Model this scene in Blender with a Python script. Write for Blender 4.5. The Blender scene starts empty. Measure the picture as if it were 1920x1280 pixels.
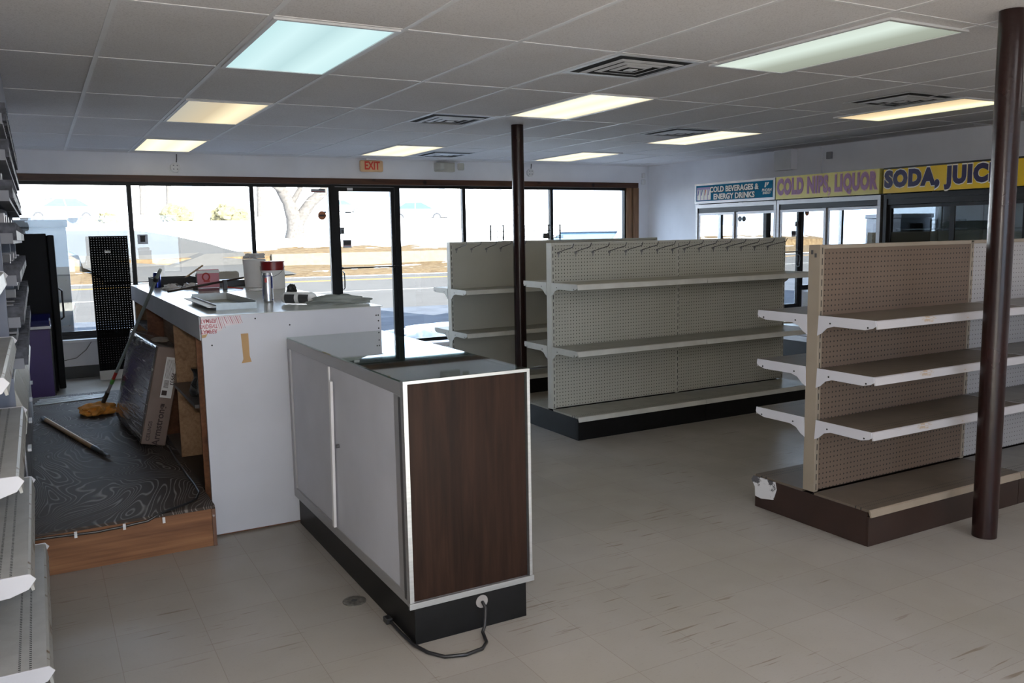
import bpy, bmesh, math, random
from mathutils import Vector, Matrix
from math import sin, cos, pi, radians as R
random.seed(7)
scene = bpy.context.scene
COL = scene.collection

# ---------------------------------------------------------------- camera
F_PX, YAW, PITCH, ROLL, CAM_Z, H = 1594.76, 0.50641, 0.12703, -0.017767, 1.48384, 2.42564
cy_, sy_, cp_, sp_ = cos(YAW), sin(YAW), cos(PITCH), sin(PITCH)
fwd = Vector((sy_ * cp_, cy_ * cp_, -sp_)); rgt = Vector((cy_, -sy_, 0)); up = rgt.cross(fwd)
rgt2 = rgt * cos(ROLL) + up * sin(ROLL); up2 = up * cos(ROLL) - rgt * sin(ROLL)
cam = bpy.data.objects.new('camera', bpy.data.cameras.new('camera')); COL.objects.link(cam)
cam.data.sensor_width = 36.0; cam.data.lens = F_PX / 1920 * 36.0
cam.data.clip_start = 0.02; cam.data.clip_end = 500
m = Matrix((rgt2, up2, -fwd)).transposed().to_4x4(); m.translation = (0, 0, CAM_Z); cam.matrix_world = m
scene.camera = cam
# ---------------------------------------------------------------- world, sun, flash, exposure
w = bpy.data.worlds.new('world'); scene.world = w; w.use_nodes = True
bg = w.node_tree.nodes['Background']; bg.inputs[0].default_value = (0.60, 0.75, 1.0, 1); bg.inputs[1].default_value = 4.0
sun = bpy.data.lights.new('sun', 'SUN'); sun.energy = 40; sun.angle = R(0.55); sun.color = (1, .95, .86)
so = bpy.data.objects.new('sun', sun); COL.objects.link(so)
so.rotation_euler = Vector((-0.22, 0.88, -0.46)).to_track_quat('-Z', 'Y').to_euler()
fl = bpy.data.lights.new('camera_flash', 'SPOT'); fl.energy = 62; fl.shadow_soft_size = 0.025; fl.color = (1.0, .93, .86)
fl.spot_size = R(100); fl.spot_blend = 0.9
fo = bpy.data.objects.new('camera_flash', fl); COL.objects.link(fo)
fo.matrix_world = m; fo.location = Vector((0, 0, CAM_Z)) + up2 * 0.13
scene.view_settings.view_transform = 'Standard'; scene.view_settings.look = 'None'
scene.view_settings.exposure = 0.92; scene.view_settings.gamma = 1; scene.view_settings.use_curve_mapping = False
scene.cycles.max_bounces = 10; scene.cycles.diffuse_bounces = 6; scene.cycles.transparent_max_bounces = 16
scene.cycles.glossy_bounces = 4; scene.cycles.sample_clamp_indirect = 10.0
scene.cycles.caustics_reflective = False; scene.cycles.caustics_refractive = False
scene.cycles.use_denoising = True

# ---------------------------------------------------------------- materials
class NT:
    def __init__(s, name):
        s.m = bpy.data.materials.new(name); s.m.use_nodes = True; s.t = s.m.node_tree; s.n = s.t.nodes
        s.b = s.n['Principled BSDF']; s.out = s.n['Material Output']
    def add(s, typ, **kw):
        n = s.n.new(typ)
        for k, v in kw.items():
            if k.startswith('i_'):
                n.inputs[k[2:].replace('_', ' ')].default_value = v
            else: setattr(n, k, v)
        return n
    def link(s, a, b): s.t.links.new(a, b)
    def coord(s, scale=(1, 1, 1), loc=(0, 0, 0), kind='Object'):
        tc = s.add('ShaderNodeTexCoord'); mp = s.add('ShaderNodeMapping')
        mp.inputs['Scale'].default_value = scale; mp.inputs['Location'].default_value = loc
        s.link(tc.outputs[kind], mp.inputs['Vector']); return mp.outputs[0]
    def noise(s, vec, scale, detail=3, rough=.5, dist=0):
        n = s.add('ShaderNodeTexNoise'); n.inputs['Scale'].default_value = scale; n.inputs['Detail'].default_value = detail
        n.inputs['Roughness'].default_value = rough; n.inputs['Distortion'].default_value = dist
        s.link(vec, n.inputs['Vector']); return n.outputs['Fac']
    def ramp(s, fac, stops, interp='LINEAR'):
        r = s.add('ShaderNodeValToRGB'); r.color_ramp.interpolation = interp
        e = r.color_ramp.elements
        while len(e) < len(stops): e.new(0.5)
        for k, (p, c) in enumerate(stops):
            e[k].position = p; e[k].color = (*c, 1) if len(c) == 3 else c
        s.link(fac, r.inputs[0]); return r.outputs[0]
    def mix(s, fac, a, b, mode='MIX'):
        n = s.add('ShaderNodeMix', data_type='RGBA', blend_type=mode)
        for sock, v in ((n.inputs[0], fac), (n.inputs[6], a), (n.inputs[7], b)):
            if isinstance(v, (int, float)): sock.default_value = v
            elif isinstance(v, tuple): sock.default_value = (*v, 1) if len(v) == 3 else v
            else: s.link(v, sock)
        return n.outputs[2]
    def math(s, op, a, b=None, c=None):
        n = s.add('ShaderNodeMath', operation=op)
        for k, v in enumerate((a, b, c)):
            if v is None: continue
            if isinstance(v, (int, float)): n.inputs[k].default_value = v
            else: s.link(v, n.inputs[k])
        return n.outputs[0]
    def bump(s, h, strength=.2, dist=.01):
        b = s.add('ShaderNodeBump'); b.inputs['Strength'].default_value = strength; b.inputs['Distance'].default_value = dist
        s.link(h, b.inputs['Height']); s.link(b.outputs[0], s.b.inputs['Normal'])
    def col(s, c):
        if isinstance(c, tuple): s.b.inputs['Base Color'].default_value = (*c, 1)
        else: s.link(c, s.b.inputs['Base Color'])
    def set(s, rough=.5, metal=0, spec=.5):
        s.b.inputs['Roughness'].default_value = rough; s.b.inputs['Metallic'].default_value = metal
        s.b.inputs['Specular IOR Level'].default_value = spec; return s

def mat(name, c, rough=.5, metal=0, spec=.5, var=.12, scale=6, bump=0, stretch=(1, 1, 1)):
    t = NT(name).set(rough, metal, spec); v = t.coord(stretch)
    n = t.noise(v, scale, 5)
    d = tuple(x * (1 - var) for x in c); l = tuple(min(1, x * (1 + var * .6)) for x in c)
    t.col(t.ramp(n, [(.3, d), (.7, l)]))
    if bump: t.bump(t.noise(v, scale * 8, 2), bump, .004)
    return t.m

def worn(name, c, under, amount=.6, rough=.45, scale=14, stretch=(1, 1, 1), spec=.4):
    t = NT(name).set(rough, 0, spec); v = t.coord(stretch)
    n = t.noise(v, scale, 8, .7); n2 = t.noise(v, 2.5, 3)
    base = t.ramp(n2, [(.3, tuple(x * .9 for x in c)), (.7, c)])
    f = t.ramp(n, [(amount, (0, 0, 0)), (amount + .04, (1, 1, 1))])
    t.col(t.mix(f, base, under)); return t.m

def peg(name, c, holes=False, rough=.55, r=.115, dotc=(.02, .018, .015)):
    t = NT(name).set(rough, 0, .06 if max(c) < .05 else .35); v = t.coord((1 / .0254,) * 3)
    sp = t.add('ShaderNodeSeparateXYZ'); t.link(v, sp.inputs[0])
    fx = t.math('SUBTRACT', t.math('FRACT', sp.outputs[0]), .5); fz = t.math('SUBTRACT', t.math('FRACT', sp.outputs[2]), .5)
    d = t.math('SQRT', t.math('ADD', t.math('MULTIPLY', fx, fx), t.math('MULTIPLY', fz, fz)))
    hole = t.math('LESS_THAN', d, r)
    v2 = t.coord(); n = t.noise(v2, 3, 4)
    base = t.ramp(n, [(.3, tuple(x * .92 for x in c)), (.7, c)])
    t.col(t.mix(hole, base, dotc))
    if holes:
        inv = t.math('SUBTRACT', 1.0, hole); t.link(inv, t.b.inputs['Alpha'])
    return t.m

def slots(name, c):
    t = NT(name).set(.45, .2, .4); v = t.coord()
    sp = t.add('ShaderNodeSeparateXYZ'); t.link(v, sp.inputs[0])
    f = t.math('FRACT', t.math('MULTIPLY', sp.outputs[2], 19.7))
    ax = t.math('ABSOLUTE', sp.outputs[0])
    a = t.math('MULTIPLY', t.math('LESS_THAN', f, .62), t.math('LESS_THAN', ax, .0028))
    t.col(t.mix(a, c, (.015, .015, .015))); return t.m

def perf(name, c, rough=.45):
    # shelf deck, two rows of small slots near the front edge (object y near |edge|)
    t = NT(name).set(rough, 0, .4); v = t.coord(); sp = t.add('ShaderNodeSeparateXYZ'); t.link(v, sp.inputs[0])
    f = t.math('LESS_THAN', t.math('FRACT', t.math('MULTIPLY', sp.outputs[0], 66.0)), .45)
    ay = sp.outputs[1]
    rows = None
    for yy in (.045, .075):
        q = t.math('LESS_THAN', t.math('ABSOLUTE', t.math('SUBTRACT', ay, yy)), .0035)
        rows = q if rows is None else t.math('MAXIMUM', rows, q)
    n = t.noise(t.coord(), 9, 5, .6)
    base = t.ramp(n, [(.25, tuple(x * .8 for x in c)), (.6, c)])
    t.col(t.mix(t.math('MULTIPLY', f, rows), base, (.02, .02, .02))); return t.m

def wood(name, c1, c2, scale=3.0, axis='z', rough=.5, dist=6, knots=True, fine=60):
    t = NT(name).set(rough, 0, .35)
    st = {'x': (.15, 1, 1), 'y': (1, .15, 1), 'z': (1, 1, .15)}[axis]
    v = t.coord(st); n = t.noise(v, scale, 4, .6, .6)
    w_ = t.math('FRACT', t.math('MULTIPLY', n, dist)); w_ = t.math('ABSOLUTE', t.math('SUBTRACT', w_, .5))
    st2 = {'x': (.02, 1, 1), 'y': (1, .02, 1), 'z': (1, 1, .02)}[axis]
    fine_ = t.noise(t.coord(st2), fine, 3, .6)
    a = t.ramp(w_, [(0, c1), (.5, c2)])
    b = t.mix(.55, a, t.ramp(fine_, [(.3, c1), (.7, c2)]))
    if knots:
        vo = t.add('ShaderNodeTexVoronoi'); vo.inputs['Scale'].default_value = 3.2; t.link(t.coord(st2 if False else (1, 1, 1)), vo.inputs['Vector'])
        k = t.ramp(vo.outputs['Distance'], [(.05, (1, 1, 1)), (.12, (0, 0, 0))])
        b = t.mix(k, b, tuple(x * .35 for x in c1))
    t.col(b); return t.m

def thin_glass(name, tint=(1, 1, 1), refl=.08, rough=0.0):
    t = NT(name); t.n.remove(t.b)
    tr = t.add('ShaderNodeBsdfTransparent'); tr.inputs[0].default_value = (*tint, 1)
    gl = t.add('ShaderNodeBsdfGlossy'); gl.inputs['Roughness'].default_value = rough; gl.inputs[0].default_value = (1, 1, 1, 1)
    ge = t.add('ShaderNodeNewGeometry'); vm = t.add('ShaderNodeVectorMath', operation='DOT_PRODUCT')
    t.link(ge.outputs['Normal'], vm.inputs[0]); t.link(ge.outputs['Incoming'], vm.inputs[1])
    cs = t.math('ABSOLUTE', vm.outputs['Value'])
    sch = t.math('ADD', .04, t.math('MULTIPLY', .96, t.math('POWER', t.math('SUBTRACT', 1.0, cs), 5.0)))
    f = t.math('MINIMUM', t.math('ADD', sch, refl), 1.0)
    mx = t.add('ShaderNodeMixShader'); t.link(f, mx.inputs[0]); t.link(tr.outputs[0], mx.inputs[1]); t.link(gl.outputs[0], mx.inputs[2])
    t.link(mx.outputs[0], t.out.inputs[0]); return t.m

def emit(name, c, s=1.0, band=None, c2=None, axis=0):
    # lamp diffuser: prismatic sheet in front of tubes, bright bands where the tubes run
    t = NT(name); t.n.remove(t.b); e = t.add('ShaderNodeEmission'); e.inputs[1].default_value = s
    if band:
        v = t.coord(); sp = t.add('ShaderNodeSeparateXYZ'); t.link(v, sp.inputs[0])
        r = t.ramp(t.math('ADD', t.math('DIVIDE', sp.outputs[axis], band), .5), c2)
        t.link(r, e.inputs[0])
    else: e.inputs[0].default_value = (*c, 1)
    t.link(e.outputs[0], t.out.inputs[0]); return t.m

def translucent(name, c):
    t = NT(name); t.n.remove(t.b); d = t.add('ShaderNodeBsdfDiffuse'); r = t.add('ShaderNodeBsdfTranslucent'); x = t.add('ShaderNodeMixShader')
    d.inputs[0].default_value = (*c, 1); r.inputs[0].default_value = (*[v * .5 for v in c], 1); x.inputs[0].default_value = .5
    t.link(d.outputs[0], x.inputs[1]); t.link(r.outputs[0], x.inputs[2]); t.link(x.outputs[0], t.out.inputs[0]); return t.m
# floor tiles
t = NT('vinyl_floor_tile').set(.32, 0, .45)
v = t.coord((1, 1, 1), (-.153, -3.70, 0))
br = t.add('ShaderNodeTexBrick'); br.offset = 0; br.squash = 1
for k, val in (('Scale', 1 / .3048), ('Mortar Size', .005), ('Mortar Smooth', .3), ('Bias', 0), ('Brick Width', 1), ('Row Height', 1)): br.inputs[k].default_value = val
br.inputs['Color1'].default_value = (.365, .342, .318, 1); br.inputs['Color2'].default_value = (.34, .32, .298, 1); br.inputs['Mortar'].default_value = (.27, .24, .21, 1)
t.link(v, br.inputs['Vector'])
vv = t.coord()
fleck = t.ramp(t.noise(t.coord((1, 3.5, 1)), 55, 4, .7), [(.30, (.55, .55, .55)), (.42, (1, 1, 1))])
big = t.ramp(t.noise(vv, .9, 4, .6), [(.3, (.82, .80, .74)), (.7, (1.0, 1.0, 1.0))])
c = t.mix(1.0, t.mix(.35, br.outputs['Color'], fleck, 'MULTIPLY'), big, 'MULTIPLY')
mp = t.add('ShaderNodeMapping'); mp.inputs['Rotation'].default_value = (0, 0, R(22)); mp.inputs['Scale'].default_value = (2.4, 34, 1)
tc = t.add('ShaderNodeTexCoord'); t.link(tc.outputs['Object'], mp.inputs[0])
sc_ = t.math('MULTIPLY', t.ramp(t.noise(mp.outputs[0], 1.6, 3, .5, .4), [(.63, (0, 0, 0)), (.67, (1, 1, 1))]), t.ramp(t.noise(vv, 1.7, 2), [(.50, (0, 0, 0)), (.6, (1, 1, 1))]))
c = t.mix(t.math('MULTIPLY', sc_, .7), c, (.14, .10, .06))
t.col(c); rr = t.ramp(t.noise(vv, 3, 4), [(.3, (.28,) * 3), (.7, (.48,) * 3)]); t.link(rr, t.b.inputs['Roughness'])
M_FLOOR = t.m
# ceiling tile
t = NT('ceiling_tile').set(.85, 0, .2); vv = t.coord()
n1 = t.noise(vv, 130, 2, .6); n2 = t.noise(vv, .7, 3)
c = t.mix(1.0, t.ramp(n1, [(.33, (.74, .72, .74)), (.5, (.88, .865, .885))]), t.ramp(n2, [(.3, (.88, .86, .84)), (.7, (1, 1, 1))]), 'MULTIPLY')
t.col(c); t.bump(n1, .25, .003); M_CEIL = t.m
M_GRID = mat('ceiling_grid_paint', (.85, .84, .85), .4, var=.05)
M_WALL = mat('white_wall_paint', (.88, .88, .92), .7, var=.07, scale=2, bump=.05)
M_TRIMWOOD = wood('dark_stained_trim', (.035, .014, .008), (.10, .04, .02), 4, 'x', .4)
M_JAMB = wood('jamb_wood', (.16, .075, .035), (.33, .18, .09), 4, 'z', .4, knots=False)
M_BLACKFRAME = mat('dark_bronze_frame', (.007, .007, .008), .4, .1, .3, var=.3)
M_ALU = mat('aluminium', (.45, .45, .45), .5, .85, var=.1, stretch=(1, 1, 20))
M_BASEB = mat('grey_baseboard', (.06, .065, .065), .5)
M_WGLASS = thin_glass('window_glass', (.97, .99, .98), 0.0)
M_BLACK = mat('black_paint', (.005, .005, .0055), .45, 0, .3, var=.4, scale=12)
M_BLACKPL = mat('black_plastic', (.018, .018, .020), .3, var=.2)
M_WHITEPL = mat('white_plastic', (.75, .75, .76), .35, var=.05)
M_OXIDE = mat('oxide_red_post_paint', (.018, .006, .005), .25, 0, .4, var=.35, scale=5, bump=.15)
M_DGRAY = mat('dark_grey_metal', (.10, .10, .105), .4, .5)
M_CHROME = mat('steel_wire', (.22, .22, .23), .35, .9, var=.1)
M_WHITEPAPER = mat('white_paper', (.78, .78, .78), .7, var=.05)

# ---------------------------------------------------------------- mesh helpers
class MB:
    def __init__(s): s.bm = bmesh.new()
    def box(s, x0, x1, y0, y1, z0, z1):
        vs = [s.bm.verts.new(p) for p in ((x0, y0, z0), (x1, y0, z0), (x1, y1, z0), (x0, y1, z0), (x0, y0, z1), (x1, y0, z1), (x1, y1, z1), (x0, y1, z1))]
        for f in ((3, 2, 1, 0), (4, 5, 6, 7), (0, 1, 5, 4), (1, 2, 6, 5), (2, 3, 7, 6), (3, 0, 4, 7)): s.bm.faces.new([vs[i] for i in f])
        return s
    def obox(s, c, size, rot):
        sx, sy, sz = (v / 2 for v in size); q = rot.to_matrix() if hasattr(rot, 'to_matrix') else rot
        vs = [s.bm.verts.new(Vector(c) + q @ Vector(p)) for p in ((-sx, -sy, -sz), (sx, -sy, -sz), (sx, sy, -sz), (-sx, sy, -sz), (-sx, -sy, sz), (sx, -sy, sz), (sx, sy, sz), (-sx, sy, sz))]
        for f in ((3, 2, 1, 0), (4, 5, 6, 7), (0, 1, 5, 4), (1, 2, 6, 5), (2, 3, 7, 6), (3, 0, 4, 7)): s.bm.faces.new([vs[i] for i in f])
        return s
    def prism(s, pts, axis, a, b):
        def P(u, w_, d): return {'x': (d, u, w_), 'y': (u, d, w_), 'z': (u, w_, d)}[axis]
        A = [s.bm.verts.new(P(u, w_, a)) for u, w_ in pts]; B = [s.bm.verts.new(P(u, w_, b)) for u, w_ in pts]
        n = len(pts); s.bm.faces.new(A); s.bm.faces.new(B[::-1])
        for i in range(n): s.bm.faces.new((A[i], B[i], B[(i + 1) % n], A[(i + 1) % n]))
        return s
    def cone(s, p0, p1, r0, r1=None, seg=16, caps=True):
        r1 = r0 if r1 is None else r1; p0, p1 = Vector(p0), Vector(p1); d = (p1 - p0).normalized()
        a = d.orthogonal().normalized(); b = d.cross(a)
        A = [s.bm.verts.new(p0 + (a * cos(2 * pi * k / seg) + b * sin(2 * pi * k / seg)) * r0) for k in range(seg)]
        B = [s.bm.verts.new(p1 + (a * cos(2 * pi * k / seg) + b * sin(2 * pi * k / seg)) * r1) for k in range(seg)]
        for k in range(seg): s.bm.faces.new((A[k], A[(k + 1) % seg], B[(k + 1) % seg], B[k]))
        if caps: s.bm.faces.new(A[::-1]); s.bm.faces.new(B)
        return s
    def tube(s, pts, r, seg=8, radii=None):
        pts = [Vector(p) for p in pts]; rings = []; prev = None
        for i, p in enumerate(pts):
            d = (pts[min(i + 1, len(pts) - 1)] - pts[max(i - 1, 0)]).normalized()
            a = d.orthogonal().normalized() if prev is None else (prev - d * prev.dot(d)).normalized()
            prev = a; b = d.cross(a); rr = radii[i] if radii else r
            rings.append([s.bm.verts.new(p + (a * cos(2 * pi * k / seg) + b * sin(2 * pi * k / seg)) * rr) for k in range(seg)])
        for A, B in zip(rings, rings[1:]):
            for k in range(seg): s.bm.faces.new((A[k], A[(k + 1) % seg], B[(k + 1) % seg], B[k]))
        s.bm.faces.new(rings[0][::-1]); s.bm.faces.new(rings[-1]); return s
    def lathe(s, prof, c=(0, 0, 0), seg=24):
        rings = []
        for r, z in prof: rings.append([s.bm.verts.new((c[0] + r * cos(2 * pi * k / seg), c[1] + r * sin(2 * pi * k / seg), c[2] + z)) for k in range(seg)])
        for A, B in zip(rings, rings[1:]):
            for k in range(seg): s.bm.faces.new((A[k], A[(k + 1) % seg], B[(k + 1) % seg], B[k]))
        s.bm.faces.new(rings[0][::-1]); s.bm.faces.new(rings[-1]); return s
    def blob(s, c, size, seed=0, amp=.25, sub=3, freq=3, flat=True):
        from mathutils import noise as N
        g = bmesh.ops.create_icosphere(s.bm, subdivisions=sub, radius=1)
        for v_ in g['verts']:
            p = v_.co.copy(); k = 1 + amp * N.noise(p * freq + Vector((seed, seed * 2, 0)))
            q = Vector((p.x * size[0], p.y * size[1], p.z * size[2])) * k
            if flat: q.z = max(q.z, -size[2] * .35)
            v_.co = Vector(c) + q
        return s
    def build(s, name, m_, parent=None, bevel=0, smooth=False, world=True, mats=None):
        bmesh.ops.recalc_face_normals(s.bm, faces=s.bm.faces[:])
        if parent is not None and world:
            o_ = parent; off = Vector((0, 0, 0))
            while o_ is not None: off += o_.location; o_ = o_.parent
            bmesh.ops.translate(s.bm, verts=s.bm.verts[:], vec=-off)
        me = bpy.data.meshes.new(name); s.bm.to_mesh(me); s.bm.free()
        me.materials.append(m_)
        if smooth:
            for p in me.polygons: p.use_smooth = True
            try: me.set_sharp_from_angle(angle=R(40))
            except Exception: pass
        o = bpy.data.objects.new(name, me); COL.objects.link(o)
        if parent is not None: o.parent = parent
        if bevel:
            b = o.modifiers.new('bevel', 'BEVEL'); b.width = bevel; b.segments = 2; b.limit_method = 'ANGLE'
        return o

def thing(name, label, cat, loc=(0, 0, 0), rotz=0, group=None, kind=None):
    o = bpy.data.objects.new(name, None); COL.objects.link(o); o.location = loc; o.rotation_euler = (0, 0, rotz)
    o.empty_display_size = .1
    if kind: o['kind'] = kind
    if label: o['label'] = label
    if cat: o['category'] = cat
    if group: o['group'] = group
    return o
def tag(o, label, cat, group=None, kind=None):
    if label: o['label'] = label
    if cat: o['category'] = cat
    if group: o['group'] = group
    if kind: o['kind'] = kind
    return o
def struct(o, label=None):
    o['kind'] = 'structure'
    if label: o['label'] = label
    return o
def dup(root, loc=None, label=None):
    r = root.copy(); COL.objects.link(r)
    if loc is not None: r.location = loc
    if label: r['label'] = label
    for ch in list(root.children):
        c2_ = ch.copy(); COL.objects.link(c2_); c2_.parent = r
        for g in list(ch.children):
            d = g.copy(); COL.objects.link(d); d.parent = c2_
    return r
def text(name, body, size, m_, parent, loc, rot, sx=1.0, bold=0.0, extrude=.0008, spacing=1.0, shear=0, sz=1.0, align='CENTER', width=None, cap=None):
    cu = bpy.data.curves.new(name, 'FONT'); cu.body = body; cu.size = size; cu.extrude = extrude; cu.offset = bold
    cu.align_x = align; cu.align_y = 'CENTER'; cu.space_character = spacing; cu.shear = shear; cu.resolution_u = 3
    tmp = bpy.data.objects.new('tmp', cu); COL.objects.link(tmp)
    dg = bpy.context.evaluated_depsgraph_get(); me = bpy.data.meshes.new_from_object(tmp.evaluated_get(dg))
    bpy.data.objects.remove(tmp); me.name = name; me.materials.clear(); me.materials.append(m_)
    o = bpy.data.objects.new(name, me); COL.objects.link(o)
    if width:   # fit the line to a measured width and capital height (capitals of this font are about .73 of the size)
        xs = [v_.co.x for v_ in me.vertices]; c0 = (min(xs) + max(xs)) / 2; sx = width / (max(xs) - min(xs))
        for v_ in me.vertices: v_.co.x -= c0
        sz = cap / (.73 * size)
    for v_ in me.vertices: v_.co.x *= sx; v_.co.y *= sz
    off = Vector((0, 0, 0)); p = parent
    while p is not None: off += p.location; p = p.parent
    o.parent = parent; o.location = Vector(loc) - off; o.rotation_euler = rot
    return o
FACE_MX = (R(90), 0, R(-90))   # text readable from -X side
FACE_MY = (R(90), 0, 0)        # text readable from -Y side

# ================================================================ STRUCTURE
XL, XR, YF, YB, ROOF = -.62, 8.10, 10.30, -3.6, 3.75
struct(MB().box(XL, XR, YB, YF, -.12, 0).build('floor', M_FLOOR))
# ceiling: tile plane made of quads, leaving nothing open, roof block above
struct(MB().box(XL - .2, XR + .2, YB - .2, YF + .2, H, ROOF).build('ceiling', M_CEIL))
OX, OY, CX, CY = .3488, 3.7994, .6096, 1.2192
g = MB()
for i in range(-1, 13):
    x = OX + i * CX
    if XL < x < XR: g.box(x - .012, x + .012, YB, YF, H - .004, H - .0005)
for j in range(-6, 6):
    y = OY + j * CY
    if YB < y < YF: g.box(XL, XR, y - .009, y + .009, H - .0035, H - .0005)
g.box(XL, XR, YF - .025, YF, H - .003, H - .0005); g.box(XR - .025, XR, YB, YF, H - .003, H - .0005)
struct(g.build('ceiling_grid', M_GRID, bpy.data.objects['ceiling']))
# front wall with window band
WX = [-.50, .945, 2.265, 3.215, 4.085, 5.035, 6.41, 7.66]
HT = 2.11
b = MB()
b.box(XL, XR, YF, YF + .18, 2.185, H)                  # above head
b.box(XL, WX[0], YF, YF + .18, 0, 2.185); b.box(7.90, XR, YF, YF + .18, 0, 2.185)
b.box(WX[0], 3.215, YF, YF + .18, 0, .40)              # knee wall under left windows
b.box(4.085, 7.90, YF, YF + .18, 0, .05)
b.box(7.70, 7.90, YF + .10, YF + .18, .05, 2.185)
struct(b.build('wall_front', M_WALL))
struct(MB().box(XL - .15, XL, YB, YF + .18, -.1, H).build('wall_left', M_WALL))
struct(MB().box(XR, XR + .15, YB, YF + .18, -.1, H).build('wall_right', M_WALL))
RWX0, RWX1, RWZ0, RWZ1 = -.3, 3.4, .6, 2.15  # opening added in the unseen back wall to let in extra daylight
struct(MB().box(XL - .15, RWX0, YB - .15, YB, -.1, H).box(RWX1, XR + .15, YB - .15, YB, -.1, H).box(RWX0, RWX1, YB - .15, YB, -.1, RWZ0).box(RWX0, RWX1, YB - .15, YB, RWZ1, H).build('wall_back', M_WALL))
w7 = thing('window_7', 'added window in the unseen back wall behind the viewer', None, (RWX0, YB, RWZ0), kind='structure')  # added window, sun through it bounces up to the ceiling
MB().box(RWX0, RWX1, YB - .10, YB - .04, RWZ0, RWZ0 + .04).box(RWX0, RWX1, YB - .10, YB - .04, RWZ1 - .04, RWZ1).box(RWX0, RWX0 + .04, YB - .10, YB - .04, RWZ0 + .04, RWZ1 - .04).box(RWX1 - .04, RWX1, YB - .10, YB - .04, RWZ0 + .04, RWZ1 - .04).build('window_frame', M_BLACKFRAME, w7)
MB().box(RWX0 + .04, RWX1 - .04, YB - .072, YB - .066, RWZ0 + .04, RWZ1 - .04).build('window_pane', M_WGLASS, w7)
struct(MB().box(XL, 3.2, YF - .012, YF - .0005, 0, .13).build('baseboard_front', M_BASEB))
struct(MB().box(XR - .012, XR - .0005, YB, YF, 0, .1).build('baseboard_right', M_BASEB))
struct(MB().box(XL + .0, 7.90, YF - .018, YF + .16, 2.112, 2.184).build('trim_1', M_TRIMWOOD, bevel=.003))
struct(MB().box(7.80, 7.905, YF - .02, YF - .001, 0.05, 2.11).box(7.70, 7.80, YF + .0, YF + .09, .05, 2.11).build('trim_2', M_JAMB, bevel=.003))
struct(MB().box(WX[0], 3.2, YF - .10, YF + .06, .395, .425).build('trim_3', M_WALL, bevel=.004))
def window(n, x0, x1, z0, label):
    w_ = thing('window_%d' % n, label, None, (x0, YF, z0), kind='structure')
    f = MB(); fw = .022
    y0, y1 = YF + .03, YF + .09
    f.box(x0, x1, y0, y1, HT - .035, HT); f.box(x0, x1, y0, y1, z0, z0 + .045)
    f.box(x0 - .0, x0 + fw, y0, y1, z0 + .045, HT - .035); f.box(x1 - fw, x1, y0, y1, z0 + .045, HT - .035)
    f.build('window_frame', M_BLACKFRAME, w_)
    MB().box(x0 + fw, x0 + fw + .006, y0 + .005, y1 + .01, z0 + .045, HT - .035).build('glazing_bead', M_ALU, w_)
    MB().box(x0 + fw + .006, x1 - fw, YF + .058, YF + .064, z0 + .045, HT - .035).build('window_pane', M_WGLASS, w_)
    return w_
W1 = window(1, WX[0], WX[1], .46, 'large shop window at the far left behind the black fridge')
W2 = window(2, WX[1], WX[2], .46, 'second shop window from the left above the counter')
W3 = window(3, WX[2], WX[3], .46, 'shop window directly left of the glass door, tree outside')
W4 = window(4, WX[4], WX[5], .08, 'shop window directly right of the glass door')
W5 = window(5, WX[5], WX[6], .08, 'shop window behind the thin post near the middle')
W6 = window(6, WX[6], 7.70, .08, 'rightmost shop window beside the wooden jamb')
struct(MB().box(WX[0], 3.2, YF + .03, YF + .09, .426, .459).build('trim_4', M_BLACKFRAME))
# door
D = thing('door_1', 'black framed glass shop door under the exit sign', None, (3.215, YF, 0), kind='structure')
f = MB(); y0, y1 = YF + .02, YF + .085
f.box(3.216, 3.27, y0, y1, 0, HT); f.box(4.05, 4.12, y0, y1, 0, HT); f.box(3.27, 4.05, y0, y1, 2.085, HT)
f.build('door_frame', M_BLACKFRAME, D)
f = MB(); y0, y1 = YF + .03, YF + .075
f.box(3.273, 3.325, y0, y1, .01, 2.082); f.box(4.00, 4.047, y0, y1, .01, 2.082)
f.box(3.325, 4.00, y0, y1, 2.03, 2.082); f.box(3.325, 4.00, y0, y1, .01, .20)
f.build('door_stile', M_BLACKFRAME, D)
MB().box(3.325, 4.0, YF + .05, YF + .056, .20, 2.03).build('door_pane', M_WGLASS, D)
MB().box(3.30, 4.06, YF - .035, YF - .012, 1.075, 1.092).box(3.31, 3.33, YF - .012, YF + .03, 1.07, 1.097).box(4.01, 4.03, YF - .012, YF + .03, 1.07, 1.097).build('push_bar', M_BLACKFRAME, D)
MB().tube([(3.335, YF + .03, .82), (3.335, YF - .02, .84), (3.335, YF - .03, .93), (3.335, YF - .02, 1.02), (3.335, YF + .03, 1.04)], .008).build('pull_handle', M_BLACKPL, D)
M_STK = mat('grey_sticker', (.30, .30, .32), .5); M_STW = translucent('white_sticker', (.7, .7, .72)); M_STG = translucent('grey_sticker_print', (.16, .15, .16)); M_STR = translucent('red_sticker_print', (.6, .08, .06)); M_RED = mat('red_print', (.45, .03, .025), .5); M_ORANGE = translucent('orange_sticker', (.60, .30, .18))
def sticker(par, x, z, w_, h, bands, rnd=False):
    y = YF + .048
    if rnd: o = MB().cone((x, y + .002, z), (x, y, z), w_ / 2, seg=24).build('round_sticker', M_ORANGE, par)
    else: o = MB().box(x - w_ / 2, x + w_ / 2, y, y + .002, z - h / 2, z + h / 2).build('sticker', M_STW, par)
    for (dx, dz, ww, hh, mm) in bands:
        MB().box(x + dx - ww / 2, x + dx + ww / 2, y - .0015, y - .0002, z + dz - hh / 2, z + dz + hh / 2).build('sticker_print', mm, o)
sticker(D, 3.355, 1.545, .055, .085, [(0, -.01, .03, .045, M_STG), (0, .025, .035, .012, M_STG)])
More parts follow.
